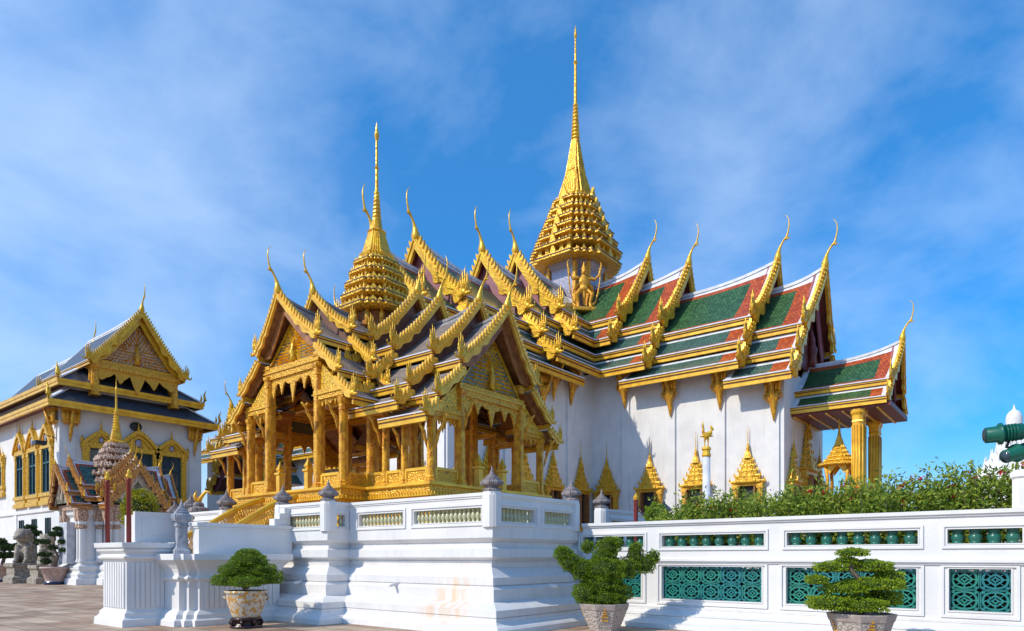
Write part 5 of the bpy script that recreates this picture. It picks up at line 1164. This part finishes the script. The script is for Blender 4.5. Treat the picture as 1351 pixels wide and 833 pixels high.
# ================================================================== two storey hall on the left
def uvq(mb, p, m=0, rows=1):
    P = [Vector(a) for a in p]; u = (P[1]-P[0]).normalized(); nn = u.cross(P[3]-P[0]).normalized(); v = nn.cross(u)
    mb.add(P, [(0, 1, 2, 3)], m, [[((a-P[0]).dot(u), (a-P[0]).dot(v)) for a in P]])
LX, LY0, LY1, LXB = -52.7, 16.9, 26.6, -71.0
LYC = (LY0+LY1)/2
lh = thing('side_hall', 'two storey white hall with dark slate roof, gilded windows and an ornate gable', 'building', (-60, LYC, 0))
b = MB(); b.box(LXB, LY0, 0, LX, LY1, 11.95); b.build('wall', 'plaster', lh)
b = MB(); sweep(b, [(LXB, LY0), (LX, LY0), (LX, LY1), (LXB, LY1)], [(.45, 0), (.45, .6), (.25, .8), (.2, 1.0), (.0, 1.1)], 0, cap=False)
sweep(b, [(LXB, LY0), (LX, LY0), (LX, LY1), (LXB, LY1)], [(0, 4.75), (.12, 4.8), (.12, 5.0), (.05, 5.02), (.05, 5.15), (0, 5.2)], 0, cap=False)
for x, y in ((LX, LY0), (LX, LY1)):
    b.box(x-.9, y-.07 if y == LY0 else y-.9, 1.0, x+.07, y+.9 if y == LY0 else y+.07, 11.9)
for x in (-61.9, -66.5): b.box(x-.35, LY0-.07, 1, x+.35, LY0, 11.9)
b.build('pilasters', 'plaster', lh)
def skirt(e0, z0, e1, z1, nm):
    b = MB(); o = [(LXB-e0, LY0-e0), (LX+e0, LY0-e0), (LX+e0, LY1+e0), (LXB-e0, LY1+e0)]; i_ = [(LXB-e1, LY0-e1), (LX+e1, LY0-e1), (LX+e1, LY1+e1), (LXB-e1, LY1+e1)]
    for k in range(4):
        q = (k+1) % 4; uvq(b, [(*o[k], z0), (*o[q], z0), (*i_[q], z1), (*i_[k], z1)], 0)
        b.add([(*o[k], z0-.15), (*o[q], z0-.15), (*i_[q], z0-.15), (*i_[k], z0-.15)], [(3, 2, 1, 0)], 2)
        b.bar([(*o[k], z0), (*i_[k], z1)], .28, .12, 1)
    ro = b.build(nm, ['tile_slate', 'roof_plaster', 'soffit_red'], lh, fix=False)
    b = MB(); sweep(b, o, [(-.12, z0-.42), (.05, z0-.42), (.05, z0-.22), (.10, z0-.20), (.12, z0+.02), (-.02, z0+.05)], 0, cap=False); b.build('eave_fascia', 'gold_plain', ro)
    b = MB()
    for x, y in (o[1], o[2]): b.M = Matrix.Translation((x, y, z0)) @ Matrix.Rotation(R(-45 if y < LYC else 45), 4, 'Z') @ Matrix.Scale(1.0, 4); b.tube([(0, 0, 0), (.18, 0, .3), (.1, 0, .7), (.25, 0, 1.1)], [.14, .13, .08, .01], 6); b.tube([(-.2, 0, 0), (-.1, 0, .4), (-.15, 0, .75)], [.1, .08, .01], 6)
    b.M = None; b.build('hip_finials', 'gold', ro); return ro
skirt(.95, 12.1, -.75, 13.35, 'lower_roof'); skirt(.15, 13.75, -2.1, 15.35, 'middle_roof')
b = MB(); b.box(LXB+.6, LY0+.75, 13.2, LX-.75, LY1-.75, 13.7); b.build('roof_band', 'roof_plaster', lh)
SL = [('tile_slate', 'tile_slate')]*2
LF = frame(-69.5, LYC, 0)
roof_section(lh, LF, 8.0, 17.5, [(0, 19.15, 3.3, 15.3)], SL, lean=.35, rise=.3, chofa_h=1.9, hong_h=1.2, sc=.6, strip=(.001, .2, .2), verge=(.4, .3), fill_d=.8, fillmat='gold_plain', bbot=.5, top_white=.05)
roof_section(lh, LF, -4, 8.8, [(0, 18.5, 3.6, 14.4)], SL, lean=.2, rise=.2, chofa_h=1.9, hong_h=1.2, sc=.6, strip=(.001, .2, .2), verge=(.4, .3), fill_d=.8, fillmat='roof_plaster', top_white=.05)
pediment(lh, LF, 17.05, 2.75, 15.55, 18.6, sc=.8, seed=21, relief=.25, mats=['gold_orange', 'shrine_pale'])
b = MB(LF); b.box(16.2, -3.1, 14.95, 17.3, 3.1, 15.25, 0); b.box(16.2, -3.0, 15.25, 17.2, 3.0, 15.55, 1)
for s_ in (-1, 1):
    redcol(b, 16.95, s_*2.75, 13.0, 15.0, .24, 0, .6); redcol(b, 16.4, s_*2.75, 13.0, 15.0, .2, 0, .6)
n = 40
for i in range(n):
    def dz(u): return .25+.35*abs(math.sin(u*math.pi*5))+(.9*max(0, 1-abs(u-.5)/.10))+(.5*max(0, 1-abs(u-.02)/.08))+(.5*max(0, 1-abs(u-.98)/.08))+.4*max(0, 1-abs(u-.27)/.06)+.4*max(0, 1-abs(u-.73)/.06)
    u0, u1 = i/n, (i+1)/n; y0, y1 = -2.6+5.2*u0, -2.6+5.2*u1
    b.prism([(17.1, y0, 14.97), (17.1, y1, 14.97), (17.1, y1, 14.97-dz(u1)), (17.1, y0, 14.97-dz(u0))], (.08, 0, 0), 1)
b.build('gable_portico', ['gold_orange', 'gold_fine'], lh)
b = MB()
for x, y, ax in ((LX, LY0, 45), (LX, LY1, 45)):
    for dx, dy, rz in ((.0, .55 if y == LY0 else -.55, 90), (-.55, -.0 if y == LY0 else .0, 0)):
        if y == LY1 and rz == 0: continue
        b = MB(); b.M = Matrix.Translation((x+dx+(.07 if rz == 90 else 0), y+dy-(.07 if rz == 0 else 0), 11.7)) @ Matrix.Rotation(R(rz), 4, 'Z') @ Matrix.Scale(.9, 4)
        for x0_ in (-.5, -.25, 0, .25, .5): b.tube([(x0_, -.3, 0), (x0_, -.34, -.6), (x0_*.8, -.26, -1.2)], [.13, .14, .05], 6)
        b.tube([(.0, -.8, 0), (0, -.5, -.9), (0, -.2, -1.9), (0, -.1, -2.5)], [.08, .14, .12, .02], 6); b.box(-.62, -.46, -.1, .62, 0, .05); b.box(-.58, -.42, -1.0, .58, 0, -.88)
        b.build('eave_bracket', 'gold_orange', lh)
def arch_window(root, x, y, rz, w, z0, z1, rise_, deep=.3, nm='window', glass='window_teal'):
    Mw = Matrix.Translation((x, y, 0)) @ Matrix.Rotation(rz, 4, 'Z'); b = MB(Mw); hw_ = w/2
    b.box(-hw_-.5, -deep-.1, z0-.85, hw_+.5, 0, z0-.55, 0); b.box(-hw_-.4, -deep, z0-.55, hw_+.4, 0, z0-.25); b.box(-hw_-.5, -deep-.1, z0-.25, hw_+.5, 0, z0)
    for s_ in (-1, 1): b.box(s_*hw_, -deep, z0, s_*(hw_+.38), 0, z1); b.box(s_*(hw_-.02), -deep-.06, z1-.3, s_*(hw_+.42), 0, z1); b.box(s_*(hw_+.1), -deep-.05, z0, s_*(hw_+.28), -deep, z1)
    b.box(-hw_-.5, -deep-.08, z1, hw_+.5, 0, z1+.32)
    pts = []
    for i in range(13):
        u = i/12; xx = -(hw_+.45)+(w+.9)*u; zz_ = z1+.32+rise_*(1-abs(2*u-1)**1.6)**1.0*(.9+.1*math.cos((2*u-1)*3)); pts.append((xx, zz_))
    b.prism([(a, -deep+.05, c) for a, c in pts]+[(pts[-1][0], -deep+.05, z1+.3), (pts[0][0], -deep+.05, z1+.3)], (0, .15, 0), 0)
    b.bar([(a, -deep, c-.22) for a, c in pts], .34, .30, 0); b.bar([(a*.62, -deep-.03, z1+.3+(c-z1-.3)*.6) for a, c in pts], .12, .14, 0)
    b.ball((0, -deep+.02, z1+.32+rise_*.3), (w*.12, .12, rise_*.25), 1)
    b.tube([(0, -deep, z1+.4+rise_), (0, -deep, z1+.75+rise_), (0, -deep, z1+1.1+rise_)], [.1, .05, .01], 6)
    for s_ in (-1, 1): b.tube([(s_*(hw_+.42), -deep, z1+.35), (s_*(hw_+.5), -deep, z1+.6), (s_*(hw_+.42), -deep, z1+.85)], [.12, .1, .02], 6)
    o = b.build(nm, ['gold_ornate', 'mosaic'], root)
    b = MB(Mw); b.box(-hw_, -.05, z0, hw_, -.02, z1, 0)
    fw = .09
    for q in ((-hw_, z0, -hw_+fw, z1), (hw_-fw, z0, hw_, z1), (-fw/2, z0, fw/2, z1), (-hw_, z0, hw_, z0+fw), (-hw_, z1-fw, hw_, z1), (-hw_, z0+(z1-z0)*.66, hw_, z0+(z1-z0)*.66+.12)): b.box(q[0], -.14, q[1], q[2], -.05, q[3], 1)
    b.build('window_sash', ['window_glass', glass], o); return o
arch_window(lh, LX, 19.35, math.pi/2, 1.5, 6.1, 9.25, .9); arch_window(lh, LX, 21.85, math.pi/2, 2.05, 6.1, 9.25, 1.25); arch_window(lh, LX, 24.25, math.pi/2, 1.5, 6.1, 9.25, .9)
for X in (-54.9, -57.7, -60.5): arch_window(lh, X, LY0, 0, 1.5, 6.1, 9.2, 1.3, .16)
arch_window(lh, -65.2, LY0, 0, .7, 7.2, 9.0, .3, .15)
for X in (-54.9, -57.7, -60.5):
    b = MB(); b.box(X-.45, LY0-.04, 1.6, X+.45, LY0-.01, 4.35, 0)
    for q in (-.45, -.02, .4): b.box(X+q, LY0-.09, 1.6, X+q+.06, LY0-.04, 4.35, 1)
    b.build('lower_window', ['dark_opening', 'window_teal'], lh)
b = MB(); b.stack(circ(18), [(.42, 0), (.40, .1), (.3, .12)], (0, 0)); vs = [(LX+.05+z*1.2, 21.75+x_, 11.2+y_*.8) for x_, y_, z in b.v]; b.v = vs; b.build('round_vent', 'black_metal', lh)
b = MB(); b.tube([(LX-.4, LY0-.02, 9.7), (LX-.4, LY0-.9, 9.9), (LX-.4, LY0-1.0, 9.5)], [.03, .03, .03], 6); b.box(LX-.75, LY0-1.4, 9.15, LX-.05, LY0-.75, 9.4); b.build('wall_lamp', 'black_metal', lh)
# ================================================================== little prang topped gate shrine
GX, GY = -44.6, 17.3
gs = thing('gate_shrine', 'small gate shrine with white pilasters, stacked mosaic gables and a pale tiered spire', 'shrine', (GX, GY, 0))
b = MB()
for sx, sy in ((1, 0), (0, 1)):
    ax = 2.3 if sx else 1.3; ay = 2.3 if sy else 1.3
    P = [(GX-ax, GY-ay), (GX+ax, GY-ay), (GX+ax, GY+ay), (GX-ax, GY+ay)]
    sweep(b, P, [(.5, 0), (.48, .35), (.35, .4), (.38, .6), (.2, .75), (.28, .9), (.28, 1.05), (.1, 1.2), (.12, 1.35), (.0, 1.45), (0, 3.9), (.15, 4.05), (.2, 4.35), (.0, 4.36)], 0)
for sx in (-1, 1):
    for sy in (-1, 1):
        for x, y in ((2.3, .9), (2.3, 1.3), (1.3, 2.3), (.9, 2.3), (1.5, 1.5)): b.stack(RD, [(.2, 1.3), (.15, 1.5), (.15, 3.4), (.2, 3.5), (.24, 4.0)], (GX+sx*x, GY+sy*y))
b.build('body', 'plaster', gs)
b = MB()
for sx in (-1, 1):
    for sy in (-1, 1):
        for x, y in ((2.3, .9), (2.3, 1.3), (1.3, 2.3), (.9, 2.3), (1.5, 1.5)): b.stack(RD, [(.16, 3.2), (.22, 3.3), (.18, 3.5), (.27, 3.9), (.28, 4.3)], (GX+sx*x, GY+sy*y))
b.box(GX-2.6, GY-1.6, 4.3, GX+2.6, GY+1.6, 4.6); b.box(GX-1.6, GY-2.6, 4.31, GX+1.6, GY+2.6, 4.62)
b.build('capitals', 'shrine_mosaic', gs)
b = MB(); b.box(GX-.6, GY-2.86, 1.2, GX+.6, GY-2.4, 3.6); b.build('doorway', 'old_plaster', gs)
GM = [('tile_teal', 'tile_orange')]*2
gk = dict(sc=.5, lean=.2, rise=.15, chofa_h=.8, hong_h=.5, verge=(.3, .3), strip=(.3, .25, .2), fillmat='shrine_pale', fh=.5, gold='shrine_orange', gold_fascia='shrine_orange')
for ang, ends in ((0, (3.1, 2.45, 1.8)), (-90, (3.0, 2.3)), (90, (3.0, 2.3)), (180, (3.1, 2.4))):
    for j, e_ in enumerate(ends):
        z = .42*j; roof_section(gs, frame(GX, GY, ang), 0 if j == len(ends)-1 else e_-1.0, e_, [(0, 6.75+z, 1.25, 5.35+z), (1.15, 5.2+z, 1.7, 4.65+z)], GM, fill_d=.8, inner_clip=(j == len(ends)-1), **gk)
    pediment(gs, frame(GX, GY, ang), ends[0]-.15, 1.2, 4.7, 6.3, 'shrine_pale', sc=.4, seed=int(ang)+200, mats=['shrine_pale', 'green_wall'])
h_ = [1.75, 1.52, 1.3, 1.08, .84, .62]; z_ = [5.9, 6.4, 6.9, 7.4, 7.85, 8.25]
mondop(gs, (GX, GY), [(h_[i], z_[i], z_[i+1] if i < 5 else 8.6, h_[i+1] if i < 5 else .42) for i in range(6)], [(.42, 8.55, 0, 0), (.45, 8.65, 0, 0), (.3, 8.75, 0, 0), (.22, 9.3, 0, 0)]+[(p[0], p[1], 1) for p in ring_spire(.22, 9.25, .08, 10.6, 8)]+[(.06, 10.7, 1), (.05, 11.8, 1), (.07, 11.9, 1), (.04, 12.0, 1), (.005, 12.6, 1)], ['shrine_mosaic', 'shrine_pale', 'shrine_pale'], leaf=.6, nleaf=3)
# ================================================================== stone lions and old bonsai by the hall
def lion(px_, d, lab, sc, ang):
    p = at(px_, 735, d); t = thing('stone_lion', lab, 'statue', (p.x, p.y, 0), 'carved stone lions before the side hall')
    b = MB(); b.stack(SQ, [(.62*sc, 0), (.62*sc, .25*sc), (.52*sc, .32*sc), (.52*sc, .62*sc), (.60*sc, .70*sc), (.60*sc, .85*sc)], (p.x, p.y)); b.build('pedestal', 'stone_lion', t, bevel=.02)
    b = MB(Matrix.Translation((p.x, p.y, .85*sc)) @ Matrix.Rotation(ang, 4, 'Z') @ Matrix.Scale(sc, 4))
    b.ball((-.22, 0, .32), (.34, .28, .32)); b.tube([(-.2, 0, .35), (.05, 0, .6), (.14, 0, .95)], [.30, .28, .24], 10); b.ball((.2, 0, 1.18), (.30, .29, .28)); b.ball((.44, 0, 1.10), (.16, .18, .13)); b.ball((.42, 0, .98), (.13, .15, .05)); b.ball((.53, 0, 1.16), (.05, .07, .05))
    for s_ in (-1, 1):
        b.tube([(.12, s_*.18, .75), (.24, s_*.2, .35), (.26, s_*.2, .06)], [.14, .10, .10], 8); b.ball((.34, s_*.2, .06), (.14, .10, .07)); b.ball((-.15, s_*.27, .22), (.24, .12, .24)); b.ball((.06, s_*.3, .06), (.18, .09, .07))
        b.ball((.42, s_*.11, 1.27), (.05, .05, .05)); b.tube([(.1, s_*.2, 1.35), (.06, s_*.27, 1.47)], [.08, .03], 6)
        for j in range(5): b.ball((.02-.09*(j % 2), s_*(.22+.03*(j % 2)), .85+j*.11), .085)
    for j in range(6): b.ball((-.06-.04*(j % 2), 0, .78+.11*j), .10)
    b.tube([(-.5, 0, .2), (-.62, 0, .45), (-.5, 0, .75), (-.42, 0, .9)], [.09, .11, .13, .03], 8)
    remesh(b.build('lion_figure', 'stone_lion', t), .045*sc)
lion(33, 41.5, 'grey stone lion on its pedestal, further from the gate shrine', 1.45, R(-45)); lion(62, 40.5, 'grey stone lion half hidden behind the pink bonsai pot', 1.3, R(-20))
def oldbonsai(px_, d, top, bot, potw, lab, pads, potcol, m='leaf_dark'):
    p = at(px_, 735, d); k = d/F_PX; zt = EYE+(CY-bot)*k
    t = thing('potted_plant_tub', 'round '+lab[0], 'plant pot', (p.x, p.y, 0)); r = potw*k/2
    b = MB(); b.stack(circ(18), [(r*.7, 0, 1), (r*.75, .15, 1), (r*.6, .18, 1), (r*.66, .3, 0), (r*.95, zt-.12, 0), (r*1.02, zt-.1, 0), (r*1.02, zt, 0), (r*.9, zt-.01, 0), (r*.5, zt-.05, 0)], (p.x, p.y), smooth=True); b.build('bowl', [potcol, 'pot_blue'], t)
    t = emptree('bonsai_tree', lab[1], 'bonsai', p.x, p.y, zt-.05)
    P0 = at(px_, bot, d); tr_ = [P0, at(px_+4, bot-14, d), at(px_-2, bot-26, d), at(px_+1, top+8, d)]; limb(t, tr_, [.12, .09, .07, .03])
    for dx, dy, rx, rz in pads:
        c = at(px_+dx, bot+dy, d); limb(t, [at(px_+1, bot+dy*.8, d), c], [.05, .02], nm='branch')
    mkpads(t, [pad_at(px_+dx, bot+dy, d, rx, rz, rx*.8, .6) for dx, dy, rx, rz in pads], 700, .08, .05, m)
oldbonsai(72, 39, 697, 748, 33, ('pink stone bonsai pot on a dark blue foot', 'airy cloud pruned bonsai with pale trunk in the pink pot'), [(-13, -16, 9, 2.6), (-2, -25, 6, 2.5), (-15, -33, 9, 2.6), (1, -43, 9, 3), (13, -33, 8, 2.6), (15, -22, 8, 2.6), (-11, -7, 7, 2.5), (4, -50, 6, 2.2)], 'pot_pink')
oldbonsai(40, 45, 690, 742, 26, ('grey pot behind the stone lions', 'dark flat topped bonsai rising behind the stone lions'), [(-8, -32, 12, 4), (6, -38, 9, 4), (0, -46, 8, 3), (-14, -22, 9, 3), (9, -26, 10, 4)], 'stone_lion')
oldbonsai(3, 43, 712, 745, 24, ('grey pot at the left edge of the paved court', 'dark low bonsai at the very left edge of the court'), [(-6, -12, 12, 5), (6, -22, 11, 5), (-2, -30, 8, 4), (10, -12, 9, 4)], 'pot_pink')
t = ballbush(184, 648, 705, 14.5, 42, 'leaf_yellow', 'yellow_shrub', 'yellow leaved rounded shrub behind the white board and red poles', 300, .12, 1)
# ================================================================== things seen beyond the pavilion
rh = thing('rear_hall', 'green roofed hall glimpsed far behind between the slate roofed building and the pavilion', 'building', (-50, 36, 0))
b = MB(); b.box(-63, 32.5, 0, -38, 40, 10.6); b.build('wall', 'plaster', rh)
for a0_, a1_, dz in ((0, 12, 1.0), (11, 20, 0), (19, 26, -1.1)):
    roof_section(rh, frame(-64, 36.3, 0), a0_, a1_, [(0, 14.6+dz, 2.9, 12.1+dz), (2.8, 11.8+dz, 4.0, 10.8+dz), (3.9, 10.5+dz, 5.0, 9.7+dz)], TM, lean=.5, rise=.5, sc=.8, strip=(.9, .6, .5), chofa_h=2.2, hong_h=1.5)
roof_section(rh, frame(-52, 37, -90), 0, 7.6, [(0, 13.2, 2.6, 10.4), (2.5, 10.1, 3.6, 8.9), (3.5, 8.5, 4.6, 7.4)], TM, lean=.5, rise=.5, sc=.8, strip=(.9, .6, .5), chofa_h=2.2, hong_h=1.5)
bw = thing('boundary_wall', 'green wall with a red band and white coping beside the slate roofed hall', 'wall', (-45, 27.5, 0))
b = MB(); b.box(-51.5, 27.6, 0, -36, 27.9, 4.9, 0); b.box(-51.5, 27.58, 4.9, -36, 27.92, 6.1, 1); b.box(-51.5, 27.5, 6.1, -36, 28.0, 6.5, 2); b.build('panel', ['green_wall', 'red_wall', 'roof_plaster'], bw)
t = thing('gilded_stone_ornament', 'grey stone finial with a little gilded scroll beside the stair post', 'ornament', (-20.6, 10.0, 0))
q = at(262, 700, 21.5); t.location = (q.x, q.y, 0)
b = MB(); b.stack(RD, [(.22, 0), (.22, 2.7), (.26, 2.75), (.26, 2.9), (.2, 2.95), (.27, 3.05), (.27, 3.15), (.15, 3.2), (.14, 3.3), (.08, 3.35)], (q.x, q.y)); b.build('post', 'stone', t)
b = MB(); z = 3.35; b.tube([q.xy.to_3d()+Vector((0, 0, z)), q.xy.to_3d()+Vector((0, 0, z+.15))+cam_r*.08, q.xy.to_3d()+Vector((0, 0, z+.33))+cam_r*.22, q.xy.to_3d()+Vector((0, 0, z+.32))+cam_r*.36, q.xy.to_3d()+Vector((0, 0, z+.2))+cam_r*.40], [.08, .06, .05, .04, .01], 6); b.tube([q.xy.to_3d()+Vector((0, 0, z))-cam_r*.05, q.xy.to_3d()+Vector((0, 0, z+.2))-cam_r*.12, q.xy.to_3d()+Vector((0, 0, z+.36))-cam_r*.06], [.07, .06, .01], 6); b.build('scroll', 'gold_plain', t)
